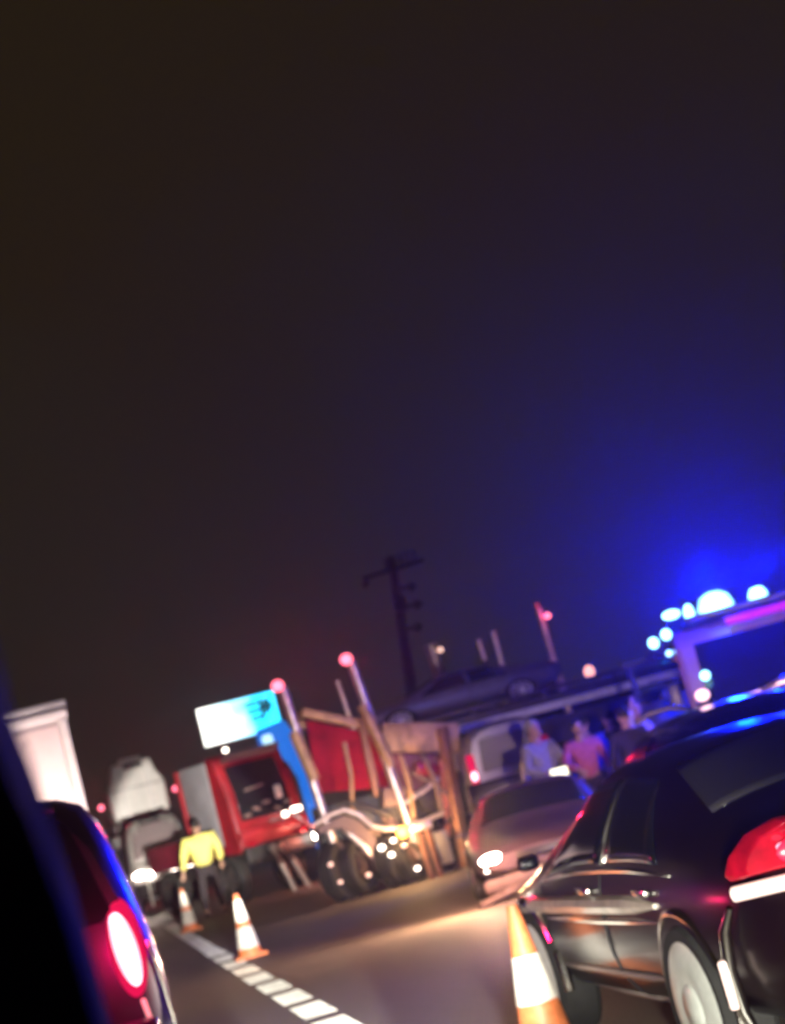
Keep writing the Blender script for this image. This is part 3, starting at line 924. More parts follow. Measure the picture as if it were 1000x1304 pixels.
person((8.42, 24.6, 0), R(-20), 'person in a pale pink shirt standing nearest the blue lit vehicle', mat('salmon_cloth', (0.60, 0.33, 0.30), 0.85, 0, 0, 0.15, 20, 0.3), DARKCLOTH, DOWN, 1.04, wide=1.25)

person((7.02, 27.0, 0), R(15), 'person in a white shirt half hidden under the left part of the sloping deck edge', mat('white_cloth', (0.70, 0.66, 0.64), 0.85, 0, 0, 0.15, 20, 0.3), DARKCLOTH, DOWN, 1.02, wide=1.1)
person((8.12, 26.6, 0), R(-160), 'dark clothed person under the sloping deck between the raised arm and pink shirt', DARKCLOTH, DARKCLOTH, DOWN, 1.0)
person((8.95, 27.3, 0), R(0), 'person in a pale jacket farthest back beneath the right part of the deck', PALECLOTH, DARKCLOTH, DOWN, 1.0, wide=1.2)

# ------------------------------------------------------------------ red truck at the back
t = empty('red_truck', (3.95, 38.0, 0), R(28), 'red lorry cab with a grey side standing beneath the glowing cyan sign', 'truck')
CABGREY = mat('grey_side', (0.22, 0.21, 0.23), 0.6, 0, 0, 0.2, 2, 0.2)
cabm = MB().prism([(0, 1.0), (0.06, 2.2), (0.28, 3.0), (0.5, 3.08), (0.62, 3.08), (0.62, 1.0)], 'X', -0.86, 0.86).build('cab', REDPAINT, t, bevel=0.06)
MB().prism([(-0.02, 1.62), (0.012, 2.2), (0.19, 2.80), (0.245, 2.80), (0.12, 1.62)], 'X', -0.66, 0.60).build('windscreen', GLASS, cabm, bevel=0.01)
MB().box((0.0, 0.12, 2.97), (1.4, 0.26, 0.10), rot=(-0.5, 0, 0), bevel=0.03).build('sun_visor', mat('smoked_visor', (0.16, 0.10, 0.10), 0.4), cabm)
MB().box((-0.5, 0.24, 3.14), (0.10, 0.08, 0.10), bevel=0.02).build('roof_lamp', HEADSOFT, cabm)
MB().box((0, -0.06, 1.34), (1.7, 0.12, 0.20), bevel=0.03).build('grille_panel', REDPAINT, cabm)
MB().box((0, -0.12, 0.92), (1.76, 0.22, 0.34), bevel=0.05).build('bumper', DARKSTEEL, t)
for k in range(5):
    MB().box((-0.52 + k * 0.26, -0.03 + 0.02 * (k % 2), 1.72 + 0.09 * (k % 3)), (0.18, 0.03, 0.07), rot=(0, 0.3 * (k % 2), 0), bevel=0.01).build('cab_clutter', mat('dull_brown', (0.16, 0.10, 0.09), 0.6), cabm)
MB().box((-0.2, 0.0, 2.25), (0.5, 0.02, 0.05), rot=(0, -0.1, 0), bevel=0.005).build('wiper', mat('dull_brown', (0.16, 0.10, 0.09)), cabm)
for s in (-1, 1):
    MB().bar((s * 0.80, -0.01, 1.1), (s * 0.78, 0.1, 2.5), 0.10, 0.10, 0.02).build('windscreen_post', REDPAINT, cabm)
    MB().box((s * 0.66, -0.14, 1.12), (0.20, 0.06, 0.12), bevel=0.02).build('headlight', REDLENS, t)
    wheel(t, (s * 0.70, 0.75, 0.50), 0.50, 0.26, DARKSTEEL, side=s)
    wheel(t, (s * 0.70, 3.2, 0.50), 0.50, 0.26, DARKSTEEL, side=s)
MB().box((0.34, -0.05, 2.05), (0.17, 0.05, 0.28), bevel=0.03).build('inspection_card', WHITEPAINT, cabm)
mm = MB().bar((0.45, -0.22, 1.52), (0.88, -0.45, 0.98), 0.06, 0.05, 0.01).build('lamp_arm', STEEL, t)
MB().box((0.26, -0.22, 1.55), (0.14, 0.08, 0.12), bevel=0.03).build('work_lamp', HEADSOFT, mm)
MB().box((0.56, -0.22, 1.60), (0.26, 0.08, 0.12), bevel=0.03).build('work_lamp', HEADSOFT, mm)
MB().box((0, 1.22, 2.12), (1.66, 1.10, 1.80), bevel=0.06).build('equipment_locker', CABGREY, t)
MB().bar((-0.85, 1.80, 1.2), (-0.85, 1.80, 3.0), 0.08, 0.10, 0.02).build('side_post', REDPAINT, t)
MB().box((0, 2.8, 1.30), (1.66, 2.0, 0.55), bevel=0.05).build('tow_bed', mat('dull_red_paint', (0.17, 0.014, 0.03), 0.45, 0, 0.3, 0.3, 3), t)
MB().box((0, 2.0, 0.82), (0.8, 3.8, 0.3)).build('chassis', DARKSTEEL, t)
for s in (-1, 1):
    MB().tube([(-0.22 + s * 0.10, -0.30, 0.98), (-0.20 + s * 0.15, -0.55, 0.6), (-0.05 + s * 0.18, -0.62, 0.0)], [0.085, 0.075, 0.05]).build('tow_strut', STEEL, t)
MB().box((0.86, -0.44, 0.96), (0.40, 0.12, 0.16), bevel=0.04).build('front_lamp', HEADHOT, t)
lamp('SPOT', 'work_beam', (0.42, -0.36, 1.60), 3000, (1.0, 0.80, 0.60), t, 0.06, (5.5, -14, -1), 80, 1.0)
lamp('POINT', 'lamp_glow', (0.84, -0.72, 0.98), 70, (1.0, 0.20, 0.12), t, 0.05)

# ------------------------------------------------------------------ glowing sign and blue totem
t = empty('lit_sign', (7.58, 75.0, 0), 0, 'glowing white and cyan rectangular sign board above the red truck', 'sign')


def signmat():
    m = bpy.data.materials.new('backlit_panel')
    m.use_nodes = True
    n = m.node_tree
    n.nodes.clear()
    o_ = n.nodes.new('ShaderNodeOutputMaterial')
    s_ = n.nodes.new('ShaderNodeEmission')
    t_ = n.nodes.new('ShaderNodeTexCoord')
    x_ = n.nodes.new('ShaderNodeTexNoise')
    x_.inputs['Scale'].default_value = 0.55
    sp_ = n.nodes.new('ShaderNodeSeparateXYZ')
    ad = n.nodes.new('ShaderNodeMath')
    ad.operation = 'MULTIPLY_ADD'
    ad.inputs[1].default_value = 0.30
    r_ = n.nodes.new('ShaderNodeValToRGB')
    r_.color_ramp.elements[0].position = 0.15
    r_.color_ramp.elements[0].color = (1.0, 1.0, 0.92, 1)
    r_.color_ramp.elements[1].position = 0.75
    r_.color_ramp.elements[1].color = (0.02, 0.60, 0.92, 1)
    n.links.new(t_.outputs['Object'], x_.inputs['Vector'])
    n.links.new(t_.outputs['Object'], sp_.inputs[0])
    n.links.new(sp_.outputs['X'], ad.inputs[0])
    n.links.new(x_.outputs['Fac'], ad.inputs[2])
    n.links.new(ad.outputs[0], r_.inputs[0])
    n.links.new(r_.outputs[0], s_.inputs[0])
    s_.inputs[1].default_value = 3.2
    n.links.new(s_.outputs[0], o_.inputs[0])
    return m


MB().box((0, 0.06, 5.90), (3.36, 0.24, 1.66), bevel=0.03).build('sign_case', WHITEPAINT, t)
MB().box((0, -0.08, 5.90), (3.26, 0.04, 1.56)).build('sign_panel', signmat(), t)
st = MB()
for x0, z0, x1, z1 in ((0.35, 6.35, 0.85, 6.35), (0.42, 6.05, 0.85, 6.05), (0.55, 5.75, 0.9, 5.75), (1.0, 6.45, 1.0, 5.7), (1.15, 6.35, 1.15, 5.9), (1.3, 6.4, 1.3, 5.95), (0.98, 6.15, 1.45, 6.15)):
    st.box(((x0 + x1) / 2, -0.12, (z0 + z1) / 2), (abs(x1 - x0) + 0.13, 0.03, abs(z1 - z0) + 0.13))
st.build('lettering', mat('sign_blue', (0.0, 0.06, 0.16), 0.5), t)
for s in (-1, 1):
    MB().tube([(s * 1.1, 0.1, 0), (s * 1.1, 0.1, 5.1)], 0.09).build('post', DARKSTEEL, t)
t = empty('totem', (8.75, 73.0, 0), 0, 'curved blue lit column under the right end of the glowing sign', 'sign')
MB().prism([(-0.85, 5.15), (0.35, 5.30), (0.62, 4.6), (0.80, 3.4), (0.85, 0.0), (0.40, 0.0), (0.36, 2.9), (0.12, 3.6), (-0.25, 4.1), (-0.85, 4.25)], 'Y', -0.2, 0.2).build('lit_column', glow('lit_blue_panel', (0.01, 0.22, 0.95), 0.85, True), t, bevel=0.05)
MB().box((-0.50, -0.26, 4.55), (0.42, 0.1, 0.66), bevel=0.1).build('lit_emblem', glow('lit_pale_panel', (0.55, 0.85, 1.0), 1.5, True), t)

# ------------------------------------------------------------------ wrecked truck across the road
t = empty('wrecked_truck', (4.7, 28.0, 0), 0, 'wrecked truck with tan beams, red panels and two tall red lamped stacks', 'truck')


def q(x, z, y=0.0):
    return (x - 4.7, y, z)


beam = MB()
beam.bar(q(3.80, 2.97), q(4.68, 2.56), 0.13, 0.14, 0.02)
beam.build('upper_rail', TAN, t)
MB().bar(q(3.80, 2.97, 1.9), q(4.68, 2.56, 1.9), 0.13, 0.14, 0.02).build('upper_rail', TAN, t)
beam = MB()
beam.bar(q(4.92, 2.28), q(6.10, 1.97), 0.18, 0.46, 0.02)
beam.build('crossbeam', TAN, t)
for (x0, z0, x1, z1, y_) in ((3.85, 2.9, 3.85, 2.98, 1.9), ):
    MB().bar(q(3.84, 2.95, 0.1), q(3.84, 2.95, 1.9), 0.1, 0.1, 0.02).build('side_rail', TAN, t)
MB().bar(q(6.02, 1.95, 0.15), q(6.02, 1.95, 1.9), 0.1, 0.14, 0.02).build('side_rail', TAN, t)
MB().prism([(3.84 - 4.7, 2.84), (4.62 - 4.7, 2.46), (4.58 - 4.7, 1.56), (3.74 - 4.7, 1.70)], 'Y', 0.02, 0.12).build('side_panel', mat('crimson_sheet', (0.26, 0.008, 0.022), 0.85, 0, 0, 0.35, 3, 0.2, spec=0.1), t, bevel=0.01)
MB().prism([(4.70 - 4.7, 2.40), (4.92 - 4.7, 2.28), (4.84 - 4.7, 1.50), (4.64 - 4.7, 1.52)], 'Y', 0.02, 0.12).build('side_panel', mat('crimson_sheet', (0.26, 0.008, 0.022), 0.85, 0, 0, 0.35, 3, 0.2, spec=0.1), t, bevel=0.01)
MB().prism([(4.95 - 4.7, 2.02), (5.88 - 4.7, 1.76), (5.80 - 4.7, 1.20), (4.90 - 4.7, 1.34)], 'Y', 0.02, 0.12).build('side_panel', mat('dull_red_paint', (0.17, 0.014, 0.03), 0.45, 0, 0.3, 0.3, 3), t, bevel=0.01)
MB().bar(q(4.66, 2.66), q(4.62, 1.42), 0.14, 0.12, 0.02).build('side_post', mat('brown_steel', (0.26, 0.12, 0.08), 0.55, 0.3, 0, 0.3, 5), t)
MB().box(q(4.9, 1.15, 1.0), (2.2, 1.8, 0.7), bevel=0.05).build('cargo_bed', DARKSTEEL, t)
MB().bar(q(5.87, 2.20, -0.1), q(5.62, 0.03, -0.3), 0.15, 0.16, 0.02).build('corner_post', mat('brown_steel', (0.26, 0.12, 0.08)), t)
MB().bar(q(5.72, 1.70, -0.12), q(5.50, 0.55, -0.22), 0.07, 0.08, 0.015).build('red_strip', mat('pale_red', (0.6, 0.2, 0.15), 0.4), t)
for (a_, b_) in (((3.58, 3.40), (3.72, 1.30)), ((4.72, 3.54), (4.93, 1.20))):
    s_ = MB().tube([q(a_[0], a_[1], -0.15), q(b_[0], b_[1], -0.15), q(b_[0] + 0.06, b_[1] - 0.85, -0.15)], [0.075, 0.075, 0.06], 16).build('stack', STEEL, t)
    MB().tube([q(a_[0] + 0.005, a_[1] - 0.7, -0.15), q(b_[0] - 0.01, b_[1] + 0.6, -0.15)], 0.095, 16).build('heat_shield', TAN, s_)
    MB().ball(q(a_[0] - 0.08, a_[1] + 0.04, -0.28), (0.11, 0.08, 0.10)).build('marker_lamp', REDLAMP, s_)
    lamp('SPOT', 'marker_glow', q(a_[0] - 0.08, a_[1] + 0.06, -0.46), 110, (1.0, 0.01, 0.06), t, 0.05, q(a_[0] - 0.9, a_[1] + 1.6, -6), 110, 0.8)
s_ = MB().tube([q(4.50, 3.33, 0.25), q(4.56, 2.5, 0.25)], 0.04).build('stack', STEEL, t)
MB().tube([q(3.50, 1.24, -0.3), q(3.75, 1.33, -0.3), q(4.02, 1.36, -0.3), q(4.22, 1.22, -0.3), q(4.38, 0.99, -0.3), q(4.58, 0.90, -0.3), q(4.78, 0.88, -0.3)], 0.042).build('mudguard_edge', STEEL, t)
MB().tube([q(4.92, 0.88, -0.3), q(5.15, 0.87, -0.3), q(5.50, 0.92, -0.3)], 0.036).build('mudguard_edge', STEEL, t)
MB().prism([(-1.15, 1.20), (-0.7, 1.28), (-0.45, 1.10), (-0.33, 0.85), (-0.30, 0.35), (-0.42, 0.35), (-0.5, 0.8), (-0.8, 1.1), (-1.15, 1.1)], 'Y', -0.25, 0.3).build('mudguard', mat('dull_brown', (0.16, 0.10, 0.09)), t, bevel=0.01)
wb = empty('wheel', q(3.86, 0.50, -0.1), R(-72))
for (x_, z_, rz_) in ((3.78, 0.48, R(-42)), (4.06, 0.48, R(-42)), (4.62, 0.44, R(-38)), (4.86, 0.44, R(-38)), (5.34, 0.43, R(-40))):
    e2 = wheel(t, (0, 0, 0), 0.47 if x_ < 4 else 0.42, 0.28, mat('rusty_rim', (0.07, 0.04, 0.03), 0.7, 0.3, 0, 0.4, 8), side=1, spokes=8, rimr=0.55, solid=True)
    e2.location = q(x_, z_, -0.05)
    e2.rotation_euler = (0, 0, rz_)
bpy.data.objects.remove(wb)
am = MB().ball(q(4.78, 0.80, -0.42), (0.10, 0.07, 0.10)).build('amber_lamp', AMBER, t)
lamp('POINT', 'amber_glow', q(4.78, 0.82, -0.75), 95, (1.0, 0.55, 0.22), t, 0.05)
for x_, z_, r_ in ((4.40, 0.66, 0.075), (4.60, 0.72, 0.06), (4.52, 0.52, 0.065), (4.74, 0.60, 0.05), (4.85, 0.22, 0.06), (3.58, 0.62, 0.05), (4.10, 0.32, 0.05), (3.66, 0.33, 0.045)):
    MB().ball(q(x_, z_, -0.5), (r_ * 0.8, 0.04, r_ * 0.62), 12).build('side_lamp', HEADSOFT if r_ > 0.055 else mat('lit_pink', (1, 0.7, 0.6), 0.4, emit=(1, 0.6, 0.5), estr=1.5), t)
for x_ in (5.02, 5.16):
    MB().bar(q(x_, 0.80, -0.4), q(x_ + 0.02, 0.0, -0.45), 0.07, 0.07, 0.01).build('landing_leg', mat('brown_steel', (0.26, 0.12, 0.08)), t)
MB().box(q(5.08, 0.80, -0.4), (0.36, 0.12, 0.10), bevel=0.02).build('leg_plate', STEEL, t)
MB().box(q(5.35, 0.42, -0.35), (0.22, 0.1, 0.5), bevel=0.02).build('step', GREYPAINT, t)
DULL = mat('dull_brown', (0.16, 0.10, 0.09))
for (a_, b_, r_, m_) in (((4.10, 1.45), (4.75, 1.05), 0.05, DARKSTEEL), ((4.30, 2.35), (4.15, 1.30), 0.035, TAN), ((5.10, 1.95), (5.05, 0.95), 0.04, TAN), ((5.45, 1.85), (5.52, 0.95), 0.045, DULL),
                         ((3.95, 1.10), (4.35, 0.35), 0.05, STEEL), ((4.95, 1.20), (5.60, 1.45), 0.04, STEEL), ((5.20, 1.65), (5.75, 1.05), 0.03, DULL), ((4.70, 1.05), (4.95, 0.35), 0.05, DULL)):
    MB().tube([q(a_[0], a_[1], -0.18), q((a_[0] + b_[0]) / 2 + 0.04, (a_[1] + b_[1]) / 2, -0.22), q(b_[0], b_[1], -0.18)], r_).build('bent_tube', m_, t)
for (x_, z_, sx_, sz_, r_, m_) in ((4.85, 1.35, 0.42, 0.30, 0.2, DULL), (5.35, 1.20, 0.36, 0.34, -0.3, DARKSTEEL), (4.30, 0.86, 0.34, 0.22, 0.4, DULL), (4.98, 0.42, 0.26, 0.30, 0.1, DARKSTEEL), (5.45, 1.62, 0.4, 0.2, 0.35, REDPAINT), (3.62, 0.30, 0.3, 0.24, -0.2, DULL)):
    MB().box(q(x_, z_, -0.10), (sx_, 0.2, sz_), rot=(0.1, r_, 0.2), bevel=0.03).build('torn_panel', m_, t)
MB().lathe([(0, -0.36), (0.19, -0.34), (0.20, -0.30), (0.20, 0.30), (0.19, 0.34), (0, 0.36)], c=q(5.22, 0.60, 0.10), axis='X', n=24).build('fuel_tank', DARKSTEEL, t)
MB().box(q(4.55, 0.72, 0.45), (1.9, 0.5, 0.9), rot=(0, 0.06, 0), bevel=0.05).build('engine_block', DARKSTEEL, t)
for k in range(9):
    xa = 3.7 + 0.22 * k
    MB().tube([q(xa, 0.9 + 0.22 * math.sin(k * 2.1), -0.16), q(xa + 0.12, 0.7 + 0.2 * math.cos(k * 1.7), -0.26), q(xa + 0.25, 0.55 + 0.25 * math.sin(k * 3.3), -0.14)], 0.022 + 0.008 * (k % 3)).build('hose', RUBBER if k % 2 else DULL, t)
MB().box(q(5.0, 0.62, 0.9), (2.4, 1.6, 0.36), bevel=0.03).build('chassis', DARKSTEEL, t)

# ------------------------------------------------------------------ white van with a red tail light behind the silver car
t = empty('van', (6.62, 27.2, 0), R(-8), 'pale grey van seen from behind with a red tail light above the silver car bonnet', 'van')
B6 = Body([(0, 0.5, 1.2, 1.98, 0.66, 0.5), (0.1, 0.4, 1.2, 2.06, 0.72, 0.54), (0.5, 0.4, 1.2, 2.08, 0.76, 0.58), (3.2, 0.4, 1.2, 2.05, 0.76, 0.58)])
B6.mesh('body', mat('dull_van_paint', (0.16, 0.15, 0.18), 0.5, 0, 0.2, 0.2, 3), t, [(0.8, 0.32)], 0.37, 0.4, 0.76)
MB().prism([(-0.45, 1.35), (0.45, 1.35), (0.40, 1.85), (-0.40, 1.85)], 'Y', -0.012, 0.05).build('rear_window', PLASTIC, t, bevel=0.01)
for s in (-1, 1):
    l_ = MB().box((s * 0.60, -0.0, 1.42), (0.13, 0.09, 0.50), bevel=0.03).build('tail_light', TAILRED if s < 0 else REDLENS, t)
    if s < 0:
        MB().ball((s * 0.60, -0.07, 1.33), (0.06, 0.04, 0.08)).build('bulb', TAILHOT, l_)
    wheel(t, (s * 0.62, 0.8, 0.32), 0.32, 0.2, STEEL, side=s)
MB().box((0, 0.0, 0.95), (1.5, 0.16, 0.55), bevel=0.04).build('bumper', BLACKPAINT, t)

# ------------------------------------------------------------------ flatbed recovery deck and the car it carries
t = empty('flatbed_truck', (9.6, 33.0, 0.0), 0, 'flatbed recovery truck seen side on with a long pale edged deck behind the crowd', 'truck')
MB().box((-0.6, 1.2, 2.30), (6.2, 2.4, 0.26), bevel=0.02).build('deck', DARKSTEEL, t)
MB().box((-0.6, -0.03, 2.20), (6.2, 0.05, 0.14), bevel=0.01).build('deck_edge', mat('galvanised', (0.70, 0.75, 0.78), 0.5, 0.2, 0, 0.2, 6), t)
MB().box((-0.6, -0.02, 2.52), (6.1, 0.06, 0.07), bevel=0.01).build('deck_rail', DARKSTEEL, t)
for x_ in (-3.4, -2.0, -0.6, 0.8, 2.2):
    MB().box((x_, -0.03, 2.42), (0.07, 0.07, 0.24), bevel=0.01).build('rail_post', DARKSTEEL, t)
MB().box((-0.6, 1.2, 1.75), (5.4, 1.0, 0.5)).build('chassis', DARKSTEEL, t)
for x_ in (-2.6, -1.3, 1.6):
    wk = wheel(t, (0, 0, 0), 0.5, 0.3, STEEL, side=1, spokes=8, rimr=0.6)
    wk.location = (x_, 0.25, 0.5)
    wk.rotation_euler = (0, 0, R(-90))
MB().box((3.2, 1.2, 1.75), (1.4, 2.3, 2.1), bevel=0.15).build('cab', BLACKPAINT, t)
cc, Bc = sedan('carried_car', 'blue lit car riding on the flatbed deck behind the leaning utility pole', (9.6, 34.2, 2.45), mat('blue_grey_paint', (0.10, 0.10, 0.17), 0.45, 0.2, 0.4, 0.15, 3), near=False, rz=R(90))
cc.scale = (0.98, 0.98, 0.62)

# exhaust stacks and tops of the trucks behind
t = empty('lorry', (9.35, 36.5, 0), 0, 'dark lorry behind the flatbed showing two tall bare exhaust stacks', 'truck')
MB().box((-0.2, 2.0, 1.75), (2.4, 3.6, 2.5), bevel=0.12).build('cab', BLACKPAINT, t)
MB().prism([(-0.9, 2.0), (0.9, 2.0), (0.85, 2.85), (-0.85, 2.85)], 'Y', 0.17, 0.22).build('windscreen', GLASS, t, bevel=0.01)
s_ = MB().tube([(-0.10, 0, 4.08), (-0.09, 0, 3.0), (-0.09, 0, 0.6)], 0.06).build('stack', STEEL, t)
s_ = MB().tube([(-0.40, 0.2, 4.0), (-0.38, 0.2, 3.55)], 0.05).build('stack', STEEL, t)
MB().tube([(-0.38, 0.2, 3.55), (-0.36, 0.2, 0.6)], 0.04).build('stack_stand', DARKSTEEL, t)
for x_ in (-1.1, 0.8):
    wheel(t, (x_, 1.2, 0.5), 0.5, 0.3, STEEL, side=1)
t = empty('lorry', (11.05, 37.0, 0), 0, 'dark lorry whose single tall stack carries a small red lamp right of the leaning pole', 'truck')
t.scale = (1.09, 1.09, 1.09)
s_ = MB().tube([(-0.53, 0, 3.98), (-0.50, 0, 2.45), (-0.50, 0, 1.2)], 0.075).build('stack', STEEL, t)
MB().ball((-0.42, -0.1, 3.80), (0.07, 0.06, 0.07)).build('marker_lamp', REDLAMP, s_)
MB().tube([(-0.56, 0, 4.10), (-0.53, 0, 3.96)], 0.05).build('stack_tip', mat('pale_red', (0.6, 0.2, 0.15), 0.4), s_)
MB().box((0.25, 0.9, 1.5), (1.7, 1.3, 1.7), bevel=0.1).build('cab', BLACKPAINT, t)
MB().box((-0.1, 0.1, 0.7), (2.0, 2.4, 0.3), bevel=0.02).build('chassis', DARKSTEEL, t)
for x_ in (-0.9, 0.9):
    wheel(t, (x_, 0.9, 0.45), 0.45, 0.28, STEEL, side=1)
lb = MB().ball((0.10, -0.05, 2.55), (0.11, 0.07, 0.13)).build('cab_lamp', mat('lit_salmon', (1, 0.5, 0.4), 0.4, emit=(1, 0.42, 0.36), estr=1.6), t)
lamp('POINT', 'marker_glow', (-0.40, -0.4, 3.85), 7, (1.0, 0.03, 0.10), t, 0.05)

# far exhaust between pole and stacks
t = empty('chimney_truck', (9.77, 45.0, 0), 0, 'far dark truck with one short thick pale exhaust between the pole and the bare stacks', 'truck')
MB().tube([(-0.04, 0, 4.75), (0, 0, 3.9), (0, 0, 2.5)], 0.16, 16).build('exhaust', STEEL, t)
MB().ball((0.15, -0.15, 4.55), 0.07).build('small_lamp', mat('lit_pink', (1, 0.7, 0.6)), t)
MB().box((0, 1.6, 2.2), (2.3, 2.6, 2.9), bevel=0.15).build('cab', BLACKPAINT, t)
for s in (-1, 1):
    wheel(t, (s * 0.9, 1.0, 0.5), 0.5, 0.3, STEEL, side=s)

# ------------------------------------------------------------------ ambulance with blue lamps
AMB = mat('ambulance_paint', (0.20, 0.12, 0.17), 0.4, 0, 0.4, 0.1, 2)
t = empty('ambulance', (8.30, 20.2, 0), R(-22), 'large pale emergency vehicle with a blazing blue beacon on its roof at the right edge', 'ambulance')
MB().prism([(0.0, 0.5), (0.02, 1.35), (0.32, 2.25), (0.55, 2.42), (4.8, 2.46), (4.85, 0.5)], 'X', -1.08, 1.08).build('body', AMB, t, bevel=0.08)
MB().prism([(-0.012, 1.42), (0.27, 2.20), (0.33, 2.20), (0.06, 1.42)], 'X', -0.84, 0.90).build('windscreen', GLASS, t, bevel=0.01)
MB().prism([(-0.35, 0.62), (-0.34, 1.22), (-0.05, 1.40), (0.10, 1.40), (0.10, 0.62)], 'X', -0.98, 0.98).build('bonnet', AMB, t, bevel=0.06)
MB().box((0.1, -0.02, 1.50), (1.3, 0.05, 0.05), rot=(0.0, -0.12, 0), bevel=0.01).build('wiper', STEEL, t)
MB().box((0, -0.40, 0.72), (2.0, 0.16, 0.32), bevel=0.05).build('bumper', GREYPAINT, t)
MB().box((0.1, 0.5, 2.50), (1.9, 0.3, 0.08), bevel=0.02).build('lamp_base', DARKSTEEL, t)
MB().box((0.3, 0.26, 2.36), (1.4, 0.06, 0.10), rot=(-0.5, 0, 0), bevel=0.02).build('red_stripe', mat('signal_red', (0.7, 0.04, 0.15), 0.4), t)
bc = MB()
bc.lathe([(0, 0.20), (0.10, 0.185), (0.19, 0.12), (0.235, 0.0), (0.235, -0.03)], c=(-0.46, 0.42, 2.58), n=28)
bc.build('beacon', BLUEHOT, t)
MB().lathe([(0, 0.12), (0.08, 0.10), (0.12, 0.04), (0.13, -0.03)], c=(0.06, 0.42, 2.57), n=24).build('beacon', BLUEHOT, t)
MB().ball((-0.80, -0.03, 1.80), (0.065, 0.05, 0.065)).build('front_lamp', BLUEHOT, t)
for s in (-1, 1):
    MB().box((s * 0.75, -0.42, 1.05), (0.26, 0.08, 0.16), bevel=0.03).build('headlight', BLUESOFT, t)
    wheel(t, (s * 0.92, 0.75, 0.38), 0.38, 0.25, STEEL, side=s)
    wheel(t, (s * 0.92, 3.8, 0.38), 0.38, 0.25, STEEL, side=s)
MB().box((-1.22, 0.25, 1.65), (0.16, 0.10, 0.34), bevel=0.03).build('door_mirror', PLASTIC, t)
BL = (0.0, 0.006, 1.0)
lamp('SPOT', 'beacon_glow', (-0.46, -0.15, 2.85), 3700, BL, t, 0.12, (-4.0, -12, 7.5), 98, 1.0)
lamp('POINT', 'beacon_fill', (-0.46, -0.15, 2.95), 300, BL, t, 0.12)
lamp('SPOT', 'beacon_glow', (0.20, -0.1, 2.80), 2000, BL, t, 0.10, (-4.0, -12, 7.5), 98, 1.0)

t = empty('police_pickup', (8.82, 23.9, 0), R(6), 'low dark police pickup behind the ambulance carrying a cluster of small blue white lamps', 'pickup')
B7 = Body([(-3.6, 0.4, 1.0, 1.1, 0.84, 0.70), (-1.9, 0.35, 1.0, 1.12, 0.86, 0.70), (-1.75, 0.35, 1.0, 1.70, 0.86, 0.60), (-0.6, 0.35, 1.0, 1.74, 0.86, 0.60), (0.0, 0.35, 1.0, 1.15, 0.86, 0.66), (0.8, 0.4, 0.9, 1.0, 0.8, 0.6)])
B7.mesh('body', mat('police_paint', (0.10, 0.10, 0.16), 0.4, 0, 0.5), t).rotation_euler = (0, 0, R(180))
MB().box((-0.15, 0.95, 2.30), (1.2, 0.10, 0.10), bevel=0.03).build('lamp_bar', DARKSTEEL, t)
for s in (-1, 1):
    MB().bar((s * 0.5 - 0.15, 0.95, 1.6), (s * 0.5 - 0.15, 0.95, 2.3), 0.06, 0.06).build('rack_post', DARKSTEEL, t)
for x_, z_, sx_, sz_, m_ in ((-0.22, 2.79, 0.15, 0.075, BLUEHOT), (0.05, 2.74, 0.085, 0.15, BLUEHOT), (-0.60, 2.47, 0.085, 0.085, BLUEHOT), (-0.38, 2.54, 0.085, 0.085, BLUEHOT), (-0.42, 2.28, 0.05, 0.05, BLUESOFT), (-0.30, 2.28, 0.045, 0.045, BLUESOFT)):
    b_ = MB().ball((x_, 0.05, z_), (sx_, 0.06, sz_), 14).build('blue_lamp', m_, t)
    MB().bar((x_, 0.12, z_), (x_ * 0.6, 0.9, 2.3), 0.04, 0.04).build('lamp_bracket', DARKSTEEL, b_)
lamp('POINT', 'lamp_glow', (-0.30, -0.3, 2.65), 450, (0.0, 0.012, 1.0), t, 0.1)
for s in (-1, 1):
    wheel(t, (s * 0.78, 0.3, 0.36), 0.36, 0.22, STEEL, side=s)

# pink tinted lamp on the far side of the black car roof
t = empty('warning_lamp', (4.62, 12.7, 1.475), 0, 'small pink white lamp shining just above the black car roof edge', 'lamp')
MB().ball((0, 0, 0.06), (0.06, 0.05, 0.05)).build('lens', glow('lit_pinkish', (1.0, 0.55, 0.65), 4), t)
MB().lathe([(0, 0.015), (0.06, 0.01), (0.07, -0.01), (0, -0.01)]).build('base', PLASTIC, t)

lamp('SPOT', 'crowd_fill', (0, 0.10, 0.12), 3000, (1.0, 0.62, 0.62), t, 0.05, (2.6, 12, 0.0), 52, 0.6)  # spot added here and aimed at the crowd to brighten it

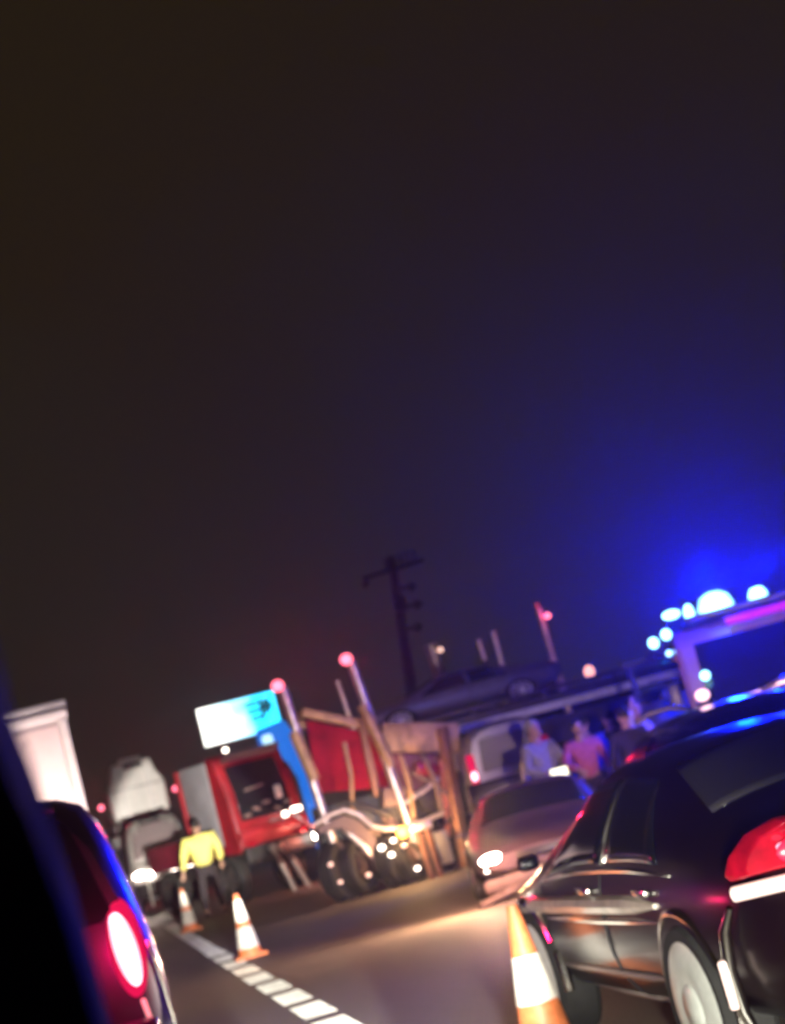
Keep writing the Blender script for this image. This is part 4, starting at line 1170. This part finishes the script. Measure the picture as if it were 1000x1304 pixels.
# ------------------------------------------------------------------ leaning utility pole
WOOD = mat('pole_wood', (0.045, 0.035, 0.03), 0.85, 0, 0, 0.35, 6, 0.3)
t = empty('utility_pole', (11.80, 62.0, 0), 0, 'dark utility pole leaning to the right with a crossarm and insulators, alone against the sky', 'utility pole')
t.rotation_euler = (0, R(6.5), 0)
MB().tube([(0, 0, -0.3), (0, 0, 5), (0, 0, 9.4)], [0.24, 0.19, 0.14], 14).build('pole', WOOD, t)
ca = MB().bar((-1.15, -0.18, 8.72), (1.10, -0.18, 9.12), 0.14, 0.14, 0.01).build('crossarm', WOOD, t)
MB().bar((-1.0, -0.18, 8.62), (-1.18, -0.18, 8.42), 0.2, 0.2, 0.03).build('arm_end', DARKSTEEL, t)
for x_, z_ in ((-0.25, 8.98), (0.28, 9.10), (0.55, 9.16), (0.78, 9.18)):
    MB().lathe([(0, 0.36), (0.05, 0.34), (0.10, 0.27), (0.05, 0.24), (0.11, 0.15), (0.05, 0.12), (0.04, -0.05), (0, -0.05)], c=(x_, -0.18, z_), n=14).build('insulator', DARKSTEEL, ca)
for z_, l_ in ((8.2, 0.7), (7.55, 0.85), (6.75, 0.70)):
    a_ = MB().bar((0, -0.12, z_), (l_, -0.12, z_ + 0.06), 0.10, 0.14, 0.01).build('bracket', DARKSTEEL, t)
    MB().tube([(l_ * 0.75, -0.12, z_ - 0.14), (l_ * 0.75, -0.12, z_ + 0.18)], 0.10, 12).build('fuse', DARKSTEEL, a_)
MB().tube([(0.0, -0.3, 7.4), (0.0, -0.3, 7.9)], 0.22, 16).build('transformer', DARKSTEEL, t)

# ------------------------------------------------------------------ hazy night air
hz = MB().box((5, 78, 9.5), (110, 190, 21.2)).build('haze', MATS.setdefault('haze', bpy.data.materials.new('haze')), smooth=False)
m = MATS['haze']
m.use_nodes = True
n = m.node_tree
n.nodes.clear()
o_ = n.nodes.new('ShaderNodeOutputMaterial')
v_ = n.nodes.new('ShaderNodeVolumePrincipled')
v_.inputs['Color'].default_value = (0.85, 0.85, 0.9, 1)
v_.inputs['Density'].default_value = 0.0012
v_.inputs['Anisotropy'].default_value = 0.87
n.links.new(v_.outputs[0], o_.inputs['Volume'])
hz['kind'] = 'stuff'
